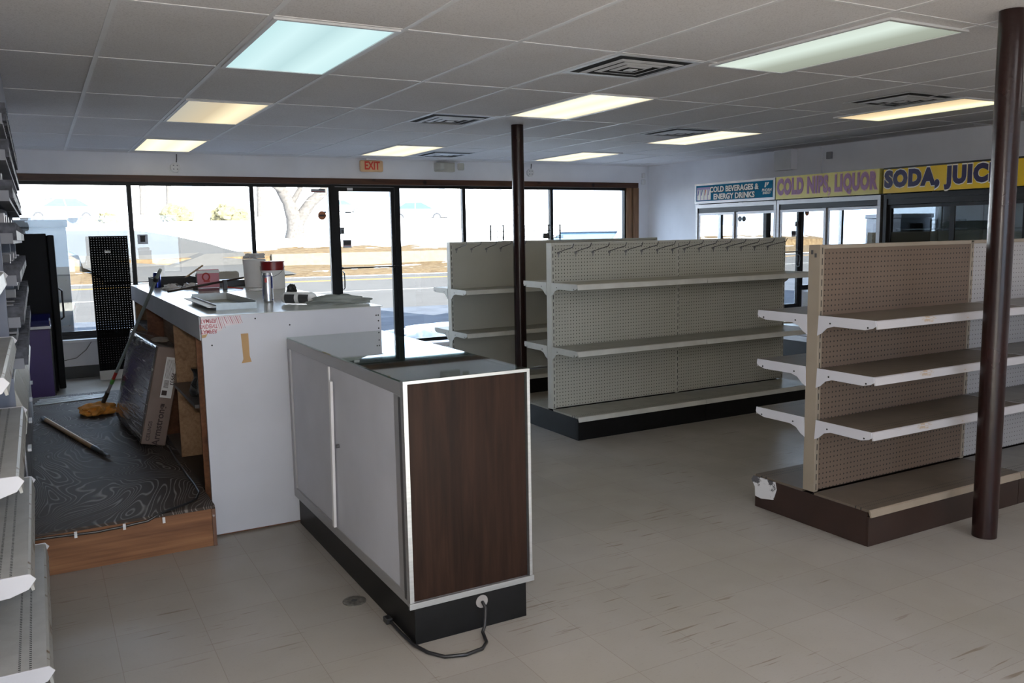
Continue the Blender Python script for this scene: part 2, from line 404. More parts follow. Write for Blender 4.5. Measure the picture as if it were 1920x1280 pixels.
sticker(D, 3.41, 1.385, .11, .10, [(0, .01, .10, .055, M_STG), (0, -.025, .10, .006, M_STR)])
sticker(W2, 1.055, 1.485, .105, .105, [(0, 0, .05, .06, M_STG), (0, .035, .06, .012, M_STG)])
sticker(W3, 3.105, 1.735, .105, .105, [(0, .0, .07, .022, M_STG)], rnd=True)
sticker(W3, 3.07, 2.035, .18, .045, [(0, .01, .16, .012, M_STG), (0, -.012, .16, .008, M_STR)])
MB().box(3.43, 3.50, YF + .019, YF + .0295, 2.04, 2.07).build('door_label', M_WHITEPAPER, D)

# ---------------------------------------------------------------- posts
def post(x, y, label):
    o = MB().cone((x, y, 0.001), (x, y, H - .001), .0545, seg=32).build('steel_post', M_OXIDE, smooth=True)
    return tag(o, label, 'post')
post(3.875, 2.345, 'dark red painted round steel post standing in front of the brown gondola')
post(3.79, 6.67, 'dark red painted round steel post between the two grey gondolas')

# ---------------------------------------------------------------- ceiling lights
WARM = (.95, .78, .50)
def light(ci, rj, m_, label):
    x0, y0 = OX + ci * CX, OY + rj * CY
    L = thing('ceiling_light', label, 'ceiling light', (x0 + CX / 2, y0 + CY / 2, H), group=None)
    f = MB(); a = .022
    f.box(x0 + .012, x0 + CX - .012, y0 + .01, y0 + .01 + a, H - .012, H - .001); f.box(x0 + .012, x0 + CX - .012, y0 + CY - .01 - a, y0 + CY - .01, H - .012, H - .001)
    f.box(x0 + .012, x0 + .012 + a, y0 + .01 + a, y0 + CY - .01 - a, H - .012, H - .001); f.box(x0 + CX - .012 - a, x0 + CX - .012, y0 + .01 + a, y0 + CY - .01 - a, H - .012, H - .001)
    f.build('frame', M_WHITEPL, L)
    MB().box(x0 + .036, x0 + CX - .036, y0 + .034, y0 + CY - .034, H - .008, H - .002).build('diffuser', m_, L)
    return L
E_COOL = emit('cool_diffuser', None, .55, .56, [(0, (.55, .80, .82)), (.25, (.66, .90, .92)), (.5, (.52, .74, .76)), (.75, (.68, .92, .93)), (1, (.60, .84, .86))])
E_DIMW = emit('half_lit_warm_diffuser', None, .68, .56, [(0, (.42, .40, .33)), (.45, (.55, .46, .31)), (.75, (.98, .84, .55)), (1, (.70, .60, .42))])
E_WARM = emit('warm_diffuser', None, .86, .56, [(0, (.72, .62, .42)), (.25, (.95, .85, .60)), (.5, (.72, .66, .48)), (.75, (.95, .86, .62)), (1, (.7, .6, .42))])
E_GREEN = emit('dim_cool_diffuser', None, .60, .56, [(0, (.60, .68, .60)), (.3, (.66, .76, .68)), (.65, (.36, .40, .33)), (1, (.30, .33, .27))])
E_AMBER = emit('amber_diffuser', None, .80, .56, [(0, (.50, .38, .22)), (.5, (.75, .58, .35)), (.72, (1.0, .88, .58)), (1, (.85, .85, .45))])
E_REAR = emit('added_rear_diffuser', (1.0, .97, .98), 2.8)  # for the lamps added behind the camera, stronger than the visible ones
light(1, 0, E_COOL, 'large cool white ceiling light nearest the left side, above the counter aisle')
light(1, 2, E_DIMW, 'half lit warm ceiling light between the cool light and the window wall')
light(1, 4.05, E_WARM, 'warm ceiling light closest to the left window, above the octagonal box')
light(4.97, 3.88, E_WARM, 'warm ceiling light just in front of the exit sign')
light(4.97, .93, E_WARM, 'warm ceiling light next to the top of the thin middle post')
light(5.1, -.94, E_GREEN, 'dim greenish white ceiling light nearest the camera on the right')
light(8.95, 2.03, E_WARM, 'warm ceiling light above the blue cooler sign side, right of centre')
light(9.42, .17, E_AMBER, 'amber ceiling light beside the top of the thick right post')
light(8.85, 3.9, E_WARM, 'thin warm ceiling light far back near the right window corner')
for ci, rj, tx in ((1, -3, 'left'), (1, -5, 'far left'), (5, -3, 'middle'), (5, -5, 'far middle'), (9, -3, 'right'), (9, -5, 'far right')):
    light(ci, rj, E_REAR, 'added ceiling light in the unseen back part of the shop, %s' % tx)  # unseen lamps, added to brighten the room
# ---------------------------------------------------------------- ceiling vents
M_VENT = mat('vent_white', (.80, .80, .82), .4, .1); M_DARK = mat('vent_dark', (.02, .02, .02), .8)
def vent(ci, rj, label, near=True):
    x0, y0 = OX + ci * CX + .012, OY + rj * CY + .01; s_ = .585; cx, cy = x0 + s_ / 2, y0 + s_ / 2
    V = thing('ceiling_vent', label, 'air vent', (cx, cy, H))
    MB().box(x0 + .012, x0 + s_ - .012, y0 + .012, y0 + s_ - .012, H - .003, H - .0008).build('duct_opening', M_DARK, V)
    def ring(ho, hi, zo, zi, name):
        q = MB(); O = [(-ho, -ho), (ho, -ho), (ho, ho), (-ho, ho)]; I = [(-hi, -hi), (hi, -hi), (hi, hi), (-hi, hi)]
        for dz in (0,):
            o = [q.bm.verts.new((cx + a, cy + b_, H + zo)) for a, b_ in O]; i_ = [q.bm.verts.new((cx + a, cy + b_, H + zi)) for a, b_ in I]
            o2 = [q.bm.verts.new((cx + a, cy + b_, H + zo + .002)) for a, b_ in O]; i2 = [q.bm.verts.new((cx + a, cy + b_, H + zi + .002)) for a, b_ in I]
            for k in range(4):
                n = (k + 1) % 4
                q.bm.faces.new((o[k], o[n], i_[n], i_[k])); q.bm.faces.new((o2[k], i2[k], i2[n], o2[n]))
                q.bm.faces.new((o[k], o2[k], o2[n], o[n])); q.bm.faces.new((i_[k], i_[n], i2[n], i2[k]))
        q.build(name, M_VENT, V)
    ring(s_ / 2, s_ / 2 - .035, -.006, -.006, 'frame')
    for ho, hi in ((.215, .19), (.15, .125), (.088, .064)): ring(ho, hi, -.014, -.020, 'louver')
    MB().box(cx - .03, cx + .03, cy - .03, cy + .03, H - .022, H - .018).build('centre_plate', M_VENT, V)
    return V
vent(4, 0, 'large square ceiling vent nearest the camera, left of the greenish light')
vent(3.97, 2.0, 'square ceiling vent left of the middle post')
vent(8.05, 2.03, 'square ceiling vent left of the warm light on the right side')
vent(8.38, .16, 'square ceiling vent beside the amber light near the right post')
vent(6.05, 4.34, 'small far ceiling vent above the emergency light')

# ---------------------------------------------------------------- wall fittings
ex = thing('exit_sign', 'beige exit sign with red letters hung above the glass door', 'exit sign', (3.705, YF - .10, 2.27))
MB().box(3.56, 3.86, YF - .13, YF - .075, 2.262, 2.402).build('housing', mat('exit_housing', (.80, .52, .30), .5), ex, bevel=.02)
MB().box(3.64, 3.77, YF - .13, YF - .06, 2.404, H - .002).build('mount', M_GRID, ex)
text('lettering', 'EXIT', .135, mat('exit_red', (.75, .06, .03), .5), ex, (3.71, YF - .1325, 2.332), FACE_MY, .72, .0045)
em = thing('emergency_light', 'beige two headed emergency light on the wall right of the exit sign', 'emergency light', (4.76, YF, 2.3))
M_BEIGE = mat('aged_plastic', (.55, .53, .47), .45)
MB().box(4.60, 4.87, YF - .075, YF - .001, 2.285, 2.405).build('housing', M_BEIGE, em, bevel=.012)
for x, r_ in ((4.635, 1), (4.93, -1)):
    MB().obox((x, YF - .12, 2.35), (.085, .08, .085), Matrix.Rotation(.5 * r_, 3, 'Z')).build('lamp_head', M_BEIGE, em, bevel=.012)
for x, z, lb in ((1.437, 2.275, 'octagonal white junction box above the second window from left'), (6.035, 2.30, 'octagonal white junction box right of the thin middle post')):
    j = thing('junction_box', lb, 'junction box', (x, YF, z))
    MB().prism([(x + .055 * cos(pi / 8 + k * pi / 4), z + .055 * sin(pi / 8 + k * pi / 4)) for k in range(8)], 'y', YF - .04, YF - .001).build('box', M_WHITEPL, j)
    for dx, dz in ((-.02, .02), (.02, .02), (-.02, -.02), (.02, -.02)):
        MB().cone((x + dx, YF - .0415, z + dz), (x + dx, YF - .0405, z + dz), .008, seg=10).build('knockout', M_STK, j)
    MB().tube([(x + .015, YF - .02, z + .056), (x + .02, YF - .02, z + .09), (x + .022, YF - .02, H - .005)], .006).build('cable', M_DGRAY, j)
sd = thing('motion_sensor', 'small white motion sensor in the far right corner', 'sensor', (7.99, YF, 2.2))
MB().box(7.965, 8.015, YF - .04, YF - .001, 2.26, 2.33).build('upper_housing', M_WHITEPL, sd, bevel=.008)
MB().box(7.96, 8.012, YF - .05, YF - .001, 2.16, 2.235).build('lower_housing', M_WHITEPL, sd, bevel=.01)
eb = thing('electrical_box', 'white electrical box high on right wall above the coolers', 'electrical box', (XR, 7.6, 2.2))
MB().box(XR - .10, XR - .001, 7.44, 7.72, 2.18, H - .005).build('box', M_WALL, eb)
MB().box(XR - .104, XR - .1, 7.45, 7.71, 2.19, H - .012).build('cover', M_WHITEPL, eb)
ts = MB().box(XR - .035, XR - .001, 6.91, 6.98, 2.265, 2.345).build('thermostat', M_STK, bevel=.005); tag(ts, 'small grey thermostat on the right wall above the yellow signs', 'thermostat')
cd = MB().tube([(XR - .014, 7.06, 2.07), (XR - .014, 7.06, H - .03), (XR - .014, 7.10, H - .004)], .010).build('wall_conduit', M_WALL); tag(cd, 'thin white conduit running up the right wall to the ceiling', 'conduit')

# ================================================================ GONDOLAS
def gondola(x0, nb, yc, half, top, deck, shelves, ms, label, BL=1.19, nose=.03, near_w=None):
    G = thing('gondola_shelving', label, 'shelving', (x0, yc, 0))
    P = .035; L = nb * BL
    pegs = ms['peg']
    # uprights
    for k in range(nb + 1):
        xx = x0 + k * BL; xa, xb = (xx, xx + .028) if k == 0 else ((xx - .028, xx) if k == nb else (xx - .014, xx + .014))
        o = MB().box(xa, xb, yc - P, yc + P, deck + .0005, top).build('upright', ms['up'], G, bevel=.002)
        for s in (-1, 1):
            q = MB(); ya, yb = sorted((s * (P + .0012), s * (P + .0002)))
            q.box(-.012, .012, ya, yb, 0, top - deck - .02)
            q = q.build('slot_strip', ms['slot'], o, world=False); q.location = ((xa + xb) / 2 - x0, 0, deck + .01)
    for k in range(nb):
        xa, xb = x0 + k * BL + .0285, x0 + (k + 1) * BL - .0145 - (.014 if k == nb - 1 else 0)
        if k: xa -= .014
        for s in (-1, 1):
            ya, yb = sorted((s * (P - .001), s * (P - .005)))
            MB().box(xa, xb, yc + ya, yc + yb, deck + .01, top - .02).build('peg_panel', pegs[min(k, len(pegs) - 1)], G)
    # cap rail
    MB().box(x0 + .0285, x0 + L - .0285, yc - P, yc + P, top - .0195, top - .001).build('cap_rail', ms['up'], G, bevel=.002)
    for s in (-1, 1):
        # kick plates and base decks
        for k in range(nb):
            xa, xb = x0 + k * BL + (.002 if k else 0), x0 + (k + 1) * BL
            ya, yb = sorted((yc + s * (half - .012), yc + s * (half - .002)))
            MB().box(xa + .001, xb - .001, ya, yb, 0.001, deck - .035).build('kick_plate', ms['kick'], G)
            y1_, y2_ = sorted((yc + s * (P + .002), yc + s * (half - .002)))
            dk = MB().box(0, xb - xa - .002, 0, y2_ - y1_, 0, .012).build('base_deck', ms['deck'][min(k, len(ms['deck']) - 1)], G, world=False)
            dk.location = (xa - x0 + .001, s * half if s < 0 else s * half, deck - .012)
            if s < 0: dk.location.y = -half + .002
            else: dk.scale = (1, -1, 1); dk.location.y = half - .002
            lp = MB(); ye = half
            pr = [(s * (half - .002), deck - .002), (s * (half + .004), deck - .006), (s * (half + .012), deck - .034), (s * (half + .006), deck - .036), (s * (half - .004), deck - .012)]
            lp.prism([(yc + a, b_) for a, b_ in pr], 'x', xa + .001, xb - .001).build('deck_lip', ms.get('baselip') or ms['lip'][0], G)
        # end kicker
        y1_, y2_ = yc - half + .0125, yc + half - .0125
        for xx in ((x0, x0 + L - .01) if s < 0 else ()):
            MB().box(xx, xx + .01, y1_, y2_, .001, deck - .013).build('end_kick', ms['kick'], G)
        # shelves
        for k in range(nb):
            xa, xb = x0 + k * BL + .003, x0 + (k + 1) * BL - .003
            for z in shelves[k] if isinstance(shelves[0], (list, tuple)) else shelves:
                if k == 0: xa2 = xa - .003
                sh = MB().box(0, xb - xa, 0, half - P - .008, 0, .012).build('shelf', ms['deck'][min(k, len(ms['deck']) - 1)], G, world=False)
                if s < 0: sh.location = (xa - x0, -half + .006, z - .012)
                else: sh.scale = (1, -1, 1); sh.location = (xa - x0, half - .006, z - .012)
                # children are in shelf-local coordinates: y=0 front edge
                q = MB(); q.prism([(0, .012), (-.006, .008), (-.012, -.026), (-.006, -.028), (.002, -.001)], 'x', .0, xb - xa).build('price_rail', ms['lip'][min(k, len(ms['lip']) - 1)], sh, world=False)
                D_ = half - P - .008
                prof = [(-.004, .013), (D_ + .0, .013), (D_ + .006, -.085), (D_ - .02, -.072), (D_ - .05, -.045), (D_ - .09, -.033), (.05, -.034), (.01, -.024), (-.008, -.012)]
                for e_, (u0, u1) in enumerate(((-.0055, -.0015), (xb - xa + .0015, xb - xa + .0055))):
                    q = MB(); q.prism(prof, 'x', u0, u1); nf = len(q.bm.faces)
                    for dy, dz in ((.035, -.022), (D_ - .07, -.020)): q.cone((u0 - .0012 if e_ == 0 else u1, dy, dz), (u0 if e_ == 0 else u1 + .0012, dy, dz), .0045, seg=8)
                    q.bm.faces.ensure_lookup_table()
                    for f_ in q.bm.faces[nf:]: f_.material_index = 1
                    q.build('bracket', ms['brk'][min(k, len(ms['brk']) - 1)], sh, world=False).data.materials.append(M_DARK)
    return G
M_GREYUP = mat('grey_beige_steel', (.50, .50, .45), .45, .1, var=.06)
greyset = dict(peg=[peg('grey_pegboard', (.46, .455, .40), r=.15)], up=M_GREYUP, slot=slots('grey_slot_strip', (.50, .50, .45)), kick=M_BLACK,
               deck=[perf('grey_deck', (.36, .355, .31))], lip=[mat('grey_lip', (.60, .60, .56), .35, .1)], brk=[mat('grey_bracket', (.52, .52, .48), .4, .1)])
farset = dict(greyset); farset['peg'] = [peg('seethrough_pegboard', (.46, .455, .40), holes=True, r=.13)]
M_TAN = mat('tan_steel', (.30, .25, .195), .45, .05, var=.08)
M_WHT = worn('scraped_white_paint', (.58, .58, .63), (.25, .15, .08), .66)
brownset = dict(peg=[peg('tan_pegboard', (.155, .110, .082), r=.165), peg('white_pegboard', (.40, .385, .385), dotc=(.05, .04, .04))], up=M_TAN, slot=slots('tan_slot_strip', (.30, .25, .195)),
                baselip=mat('tan_lip', (.28, .225, .17), .4), kick=mat('brown_kick', (.030, .015, .011), .4, var=.25), deck=[perf('tan_deck', (.135, .108, .084)), perf('white_deck', (.22, .21, .20))],
                lip=[worn('white_lip', (.48, .46, .47), (.40, .30, .20), .60, stretch=(.3, 1, 1))], brk=[M_WHT])
GB = gondola(3.285, 2, 5.345, .375, 1.405, .17, [1.115, .642], greyset, 'two bay grey gondola with black kick plates in the middle of the floor')
GA = gondola(3.285, 2, 7.09, .35, 1.41, .17, [.985, .60], farset, 'grey gondola farthest back by the windows, pegboard letting daylight through')
GC = gondola(3.285, 3, 2.895, .36, 1.40, .178, [1.06, .802, .545], brownset, 'tan gondola with scraped white shelf ends in the right foreground')
# coloured price strips on the white bay and scraped plate on the base end
def strip(x0, x1, y, z, m_, lb): MB().box(x0, x1, y, y + .0015, z - .02, z).build(lb, m_, GC)
strip(4.50, 5.2, 2.5215, .545 - .002, mat('blue_strip', (.01, .02, .12), .4), 'price_strip')
strip(4.50, 5.2, 2.519, .178 - .006, mat('red_strip', (.35, .02, .02), .4), 'price_strip')
MB().prism([(3.262, .168), (3.11, .168), (3.10, .13), (3.12, .07), (3.205, .055), (3.247, .06), (3.25, .11), (3.277, .145)], 'x', 3.279, 3.284).build('scraped_end_plate', worn('grey_scraped_white', (.68, .68, .70), (.08, .08, .09), .52, scale=9), GC)
for k, z in enumerate((1.375, 1.36)):
    MB().box(3.283, 3.2845, 2.915 - .022 * k - .012, 2.915 - .022 * k, z - .02, z).build('sticker_mark', M_DGRAY, GC)
# peg hooks
def hook_mesh():
    q = MB(); pts = [(0, -.0045, -.035), (0, -.0045, -.006), (0, -.008, .002), (0, -.014, .0042), (0, -.20, .040), (0, -.206, .043), (0, -.218, .066)]
    q.tube(pts, .0034, 8); q.box(-.011, .011, -.006, -.0025, -.012, .004); return q
def hooks(xs, y, z, lab, grp):
    proto = None
    for x in xs:
        if proto is None: o = proto = hook_mesh().build('peg_hook', M_CHROME, smooth=True)
        else: o = proto.copy(); COL.objects.link(o)
        o.location = (x, y, z + random.uniform(-.002, .002)); o.rotation_euler = (0, 0, random.uniform(-.04, .04)); tag(o, lab, 'hook', grp)
hooks([3.345 + .1524 * k for k in range(8)] + [4.535 + .1524 * k for k in range(7)], 5.309, 1.335, 'straight steel peg hook in the row across the middle grey gondola', 'peg hooks on the middle gondola')
hooks([3.35 + .1524 * k for k in range(5)], 7.054, 1.345, 'straight steel peg hook on the far grey gondola by the windows', 'peg hooks on the far gondola')
# wire basket display on far gondola
wb = thing('wire_rack', 'black wire grid basket on top of the far grey gondola', 'wire rack', (3.72, 7.06, 1.41))
for x in (3.725, 3.86, 4.36, 4.49):
    MB().box(x - .006, x + .006, 7.085, 7.097, 1.411, 1.56).build('upright', M_BLACKPL, wb)
q = MB()
for z in (1.43, 1.445, 1.50, 1.55): q.tube([(3.725, 7.082, z), (4.52, 7.082, z)], .003, 6)
for k in range(16): q.tube([(3.74 + k * .05, 7.08, 1.425), (3.74 + k * .05, 7.08, 1.552 if k % 2 else 1.50)], .0026, 6)
q.build('wire_grid', M_BLACKPL, wb)
MB().box(4.27, 4.32, 7.03, 7.045, 1.425, 1.475).build('clip', M_DGRAY, wb)
# boards lying outside the far gondola by the window
tb = MB().obox((4.40, 9.55, .06), (.9, .09, .02), Matrix.Rotation(.5, 3, 'Z')).build('wood_board', mat('pale_board', (.45, .33, .22), .6)); tb.location.z = -.049
tag(tb, 'short pale wooden board on the floor by the window right of the door', 'board')

# ================================================================ COOLERS
M_COOLF = mat('cooler_black', (.015, .015, .016), .35, .2); M_SS = mat('brushed_steel_frame', (.34, .33, .33), .35, .7, stretch=(1, 1, 12))
G_MIRROR = thin_glass('coated_door_glass', (.55, .62, .62), .62); G_DOOR = thin_glass('door_glass', (.75, .8, .8), .05)
M_INN = mat('cooler_interior', (.42, .46, .48), .5)
def cooler(y0, y1, glass, framem, signm, doors, label, sign_frame=None, black=False):
    X0, X1, T = 7.30, 8.04, 2.045
    C_ = thing('drink_cooler', label, 'cooler', (X0, (y0 + y1) / 2, 0))
    b_ = MB(); a = .04
    b_.box(X0 + .05, X1, y0, y0 + a, .0, T); b_.box(X0 + .05, X1, y1 - a, y1, 0, T); b_.box(X0 + .05, X1, y0 + a, y1 - a, T - .2, T)
    b_.box(X0 + .05, X1, y0 + a, y1 - a, 0, .28); b_.box(X1 - .05, X1, y0 + a, y1 - a, .28, T - .2)
    b_.build('cabinet', M_COOLF, C_)
    MB().box(X1 - .055, X1 - .0505, y0 + a, y1 - a, .28, T - .2).build('inner_back', M_INN, C_)
    for k in range(4):
        z = .55 + k * .3
        q = MB()
        for n in range(18): q.box(X0 + .15, X1 - .07, y0 + a + .01 + n * (y1 - y0 - 2 * a - .03) / 17, y0 + a + .014 + n * (y1 - y0 - 2 * a - .03) / 17, z, z + .004)
        q.box(X0 + .15, X0 + .156, y0 + a, y1 - a, z - .008, z + .006); q.build('wire_shelf', M_CHROME, C_)
    for n in range(3 * doors // 2 + 1):
        yy = y0 + .12 + n * (y1 - y0 - .24) / (3 * doors // 2)
        MB().box(X1 - .075, X1 - .0555, yy - .012, yy + .012, .3, T - .22).build('shelf_standard', M_ALU, C_)
    # face frame
    f_ = MB(); fr = .035
    f_.box(X0, X0 + .05, y0, y0 + fr, 0, 1.79); f_.box(X0, X0 + .05, y1 - fr, y1, 0, 1.79); f_.box(X0, X0 + .05, y0 + fr, y1 - fr, 1.745, 1.79); f_.box(X0, X0 + .05, y0 + fr, y1 - fr, .24, .30)
    f_.build('face_frame', framem, C_)
    MB().box(X0 + .012, X0 + .05, y0 + fr, y1 - fr, 1.69, 1.744).build('door_header', M_COOLF, C_)
    MB().box(X0 + .01, X0 + .05, y0 + fr, y1 - fr, 0.02, .239).build('grille', M_BLACK, C_)
    # sign box
    s_ = MB().box(X0 - .02, X0 + .05, y0 + .002, y1 - .002, 1.80, T).build('sign_box', sign_frame or signm, C_)
    wd = (y1 - y0 - 2 * fr) / doors
    for n in range(doors):
        ya, yb = y0 + fr + n * wd, y0 + fr + (n + 1) * wd; xx = X0 + (.012 if n % 2 else .030); dw = .03
        d_ = MB(); d_.box(xx, xx + .016, ya, ya + dw, .305, 1.685); d_.box(xx, xx + .016, yb - dw, yb, .305, 1.685)
        d_.box(xx, xx + .016, ya + dw, yb - dw, 1.655, 1.685); d_.box(xx, xx + .016, ya + dw, yb - dw, .305, .36)
        d_ = d_.build('sliding_door', framem, C_)
        MB().box(xx + .006, xx + .010, ya + dw, yb - dw, .36, 1.655).build('door_glass', glass, d_)
        MB().box(xx - .006, xx - .0005, (yb - .022) if n % 2 else (ya + .008), (yb - .008) if n % 2 else (ya + .022), .9, 1.2).build('door_handle', M_BLACKPL, d_)
    return C_
M_SBLUE = mat('sign_blue', (.008, .15, .28), .6, 0, .08, var=.1); M_SPALE = mat('sign_pale_yellow', (.62, .56, .16), .3, var=.08); M_SYEL = mat('sign_yellow', (.68, .46, .005), .3, var=.06)
M_LW = mat('sign_white_letters', (.80, .79, .74), .4); M_LPUR = mat('sign_faded_purple', (.27, .13, .27), .4); M_LPINK = mat('sign_pink_outline', (.66, .44, .38), .4)
M_LNAVY = mat('sign_navy', (.012, .008, .07), .4); M_LSH = mat('sign_shadow_letters', (.01, .03, .05), .4)
c1 = cooler(6.995, 8.335, G_MIRROR, M_SS, M_SS, 2, 'two door cooler under the blue cold beverages sign, farthest back', sign_frame=M_SS)
c2 = cooler(5.635, 6.985, G_MIRROR, M_SS, M_SPALE, 2, 'two door cooler under the pale yellow sign with purple letters')
c3 = cooler(3.50, 5.60, G_DOOR, M_COOLF, M_COOLF, 3, 'wide black three door cooler under the bright yellow soda sign', sign_frame=M_COOLF)
XS = 7.278
p1 = MB().box(XS - .002, XS + .0015, 7.03, 8.30, 1.83, 2.02).build('sign_panel', M_SBLUE, c1)
for s_, zz, ya_, yb_ in (('COLD BEVERAGES &', 1.960, 8.06, 7.225), ('ENERGY DRINKS', 1.872, 7.99, 7.29)):
    yc_ = (ya_ + yb_) / 2
    text('lettering_shadow', s_, .09, M_LSH, p1, (XS - .0035, yc_ - .006, zz - .005), FACE_MX, 1, .0040, width=(ya_ - yb_) * .97, cap=.066)
    text('lettering', s_, .09, M_LW, p1, (XS - .006, yc_, zz), FACE_MX, 1, .0028, width=(ya_ - yb_) * .97, cap=.066)
text('small_lettering', 'PHORM', .045, M_LW, p1, (XS - .006, 7.115, 1.912), FACE_MX, .95, .001, shear=.2)
text('small_lettering', 'ENERGY', .034, M_LW, p1, (XS - .006, 7.115, 1.879), FACE_MX, .95, .001, shear=.2)
MB().prism([(7.150, 1.945), (7.130, 1.945), (7.118, 2.0), (7.140, 2.0)], 'x', XS - .0055, XS - .0025).build('logo_mark', M_LW, p1)
MB().prism([(7.115, 1.962), (7.098, 1.972), (7.082, 2.0), (7.105, 2.0)], 'x', XS - .0055, XS - .0025).build('logo_mark', M_LW, p1)
MB().box(XS - .0035, XS - .0025, 8.04, 8.285, 1.84, 1.998).build('can_picture', mat('sign_lavender', (.30, .22, .45), .4), p1)
for k in range(4):
    y_ = 8.25 - k * .062
    cc = MB().prism([(y_ + .022, 1.845), (y_ - .030, 1.845), (y_ - .032, 1.97), (y_ + .020, 1.97)], 'x', XS - .005, XS - .004).build('printed_can', (M_LW, M_LW, M_LW, M_LW)[k], p1)
    MB().prism([(y_ + .016, 1.90), (y_ + .006, 1.90), (y_ - .012, 1.968), (y_ + .004, 1.968)], 'x', XS - .0065, XS - .0055).build('can_mark', (mat('prt_purple%d' % k, [(.12, .08, .35), (.05, .10, .35), (.55, .10, .03), (.08, .08, .30)][k], .4)), p1)
p2 = MB().box(XS - .002, XS + .0015, 5.64, 6.98, 1.803, 2.042).build('sign_panel', M_SPALE, c2)
text('lettering_outline', 'COLD NIPS, LIQUOR', .2, M_LPINK, p2, (XS - .0035, 6.308, 1.925), FACE_MX, 1, .0150, spacing=1.12, width=1.315, cap=.168)
text('lettering', 'COLD NIPS, LIQUOR', .2, M_LPUR, p2, (XS - .006, 6.308, 1.925), FACE_MX, 1, .0115, spacing=1.12, width=1.30, cap=.160)
p3 = MB().box(XS - .002, XS + .0015, 3.52, 5.592, 1.80, 2.028).build('sign_panel', M_SYEL, c3)
text('lettering_outline', 'SODA, JUICES', .2, M_LW, p3, (XS - .0035, 4.96, 1.925), FACE_MX, 1, .0180, spacing=1.14, width=1.255, cap=.158)
text('lettering', 'SODA, JUICES', .2, M_LNAVY, p3, (XS - .006, 4.96, 1.925), FACE_MX, 1, .0140, spacing=1.14, width=1.24, cap=.147)
M_CYAN = mat('logo_cyan', (.10, .35, .60), .4)
for z in (1.835, 2.0):
    MB().prism([(4.21, z - .018), (3.90, z - .018), (3.88, z + .006), (3.95, z + .02), (4.17, z + .018), (4.22, z)], 'x', XS - .005, XS - .003).build('emblem_band', M_CYAN, p3)
MB().prism([(4.17, 1.87), (4.08, 1.86), (4.02, 1.92), (4.03, 1.97), (4.10, 1.98), (4.19, 1.93)], 'x', XS - .006, XS - .004).build('emblem_shape', M_LW, p3)
MB().cone((7.302, 7.56, 1.60), (7.306, 7.56, 1.60), .032, seg=20).build('round_tag', M_COOLF, c1)

# ================================================================ LEFT WALL GONDOLA + RACK
LG = thing('wall_shelving', 'grey wall shelving with scraped white ends at the left edge', 'shelving', (-.6, 3.53, 0))
M_LDECK = perf('worn_grey_deck', (.50, .50, .49)); M_LLIP = worn('rusty_grey_lip', (.42, .42, .40), (.14, .09, .05), .58, stretch=(1, .3, 1))
M_LBR = worn('white_bracket_paint', (.72, .72, .76), (.42, .30, .25), .70)
MB().box(-.615, -.56, 2.92, 4.14, .0, 2.3).build('back_panel', peg('left_pegboard', (.5, .5, .5)), LG)
for z, xf, name in ((.17, -.068, 'base_deck'), (.475, -.097, 'shelf'), (.784, -.104, 'shelf'), (1.085, -.118, 'shelf'), (1.36, -.13, 'shelf')):
    y0, y1 = 2.90, 4.14
    dk = MB().box(0, y1 - y0, 0, xf + .56, 0, .012).build(name, M_LDECK, LG, world=False)
    dk.rotation_euler = (0, 0, R(90)); dk.location = (xf + .6, y0 - 3.53, z - .012)
    # local: x along +Y, y toward -X
    q = MB(); q.prism([(0, .0125), (-.008, .008), (-.016, -.040 if name != 'base_deck' else -.05), (-.008, -.042 if name != 'base_deck' else -.052), (.004, 0)], 'x', .002, y1 - y0 - .002).build('price_rail', M_LLIP, dk, world=False)
    D_ = xf + .56
    prof = [(-.006, .0145), (D_, .0145), (D_, -.11), (D_ - .03, -.07), (D_ - .10, -.05), (.12, -.055), (.05, -.05), (.0, -.034), (-.022, -.004)]
    for u0, u1 in ((-.006, -.001), (y1 - y0 + .001, y1 - y0 + .006)):
        q = MB(); q.prism(prof, 'x', u0, u1).build('bracket', M_LBR, dk, world=False, bevel=.0015)
MB().box(-.114, -.110, 3.60, 4.12, .748, .778).build('price_strip', mat('maroon_strip', (.10, .02, .02), .35), LG)
for k in range(6):
    MB().box(-.1085, -.1062, 3.62 + k * .085, 3.67 + k * .085, .438, .466).build('price_tag', (M_WHITEPAPER, M_RED, M_BLACKPL)[k % 3], LG)
MB().box(-.56, -.10, 2.93, 4.13, .0, .115).build('kick', M_BLACK, LG)

RK = thing('cigarette_rack', 'tall grey metal rack of plastic pusher trays along the left wall', 'rack', (-.6, 5.8, 0))
M_RACK = mat('rack_steel', (.20, .22, .28), .55, .1, .3); M_TRAY = mat('clear_tray_plastic', (.07, .075, .095), .55, .0, .25, var=.7, scale=25)
XF = -.125
for yy in (4.20, 5.70, 7.16):
    MB().box(-.60, XF, yy, yy + .022, .905, 2.40).build('side_panel', M_RACK, RK, bevel=.002)
MB().box(-.605, -.5855, 4.222, 7.16, .906, 2.40).build('back_panel', M_RACK, RK)
MB().box(XF - .02, XF + .03, 4.222, 5.699, 2.13, 2.415).build('header_panel', mat('header_grey', (.40, .42, .50), .4), RK)
MB().box(XF - .02, XF + .03, 5.723, 7.159, 2.22, 2.415).build('header_panel', bpy.data.materials['header_grey'], RK)
rows = [2.02, 1.87, 1.70, 1.52, 1.34, 1.16, .98]
M_RAIL = mat('rail_plastic', (.26, .27, .31), .6, 0, .25)
packm = [mat('pack_grey', (.25, .25, .27), .4), mat('pack_white', (.22, .22, .25), .4), mat('pack_dark', (.04, .04, .05), .4), M_TRAY]
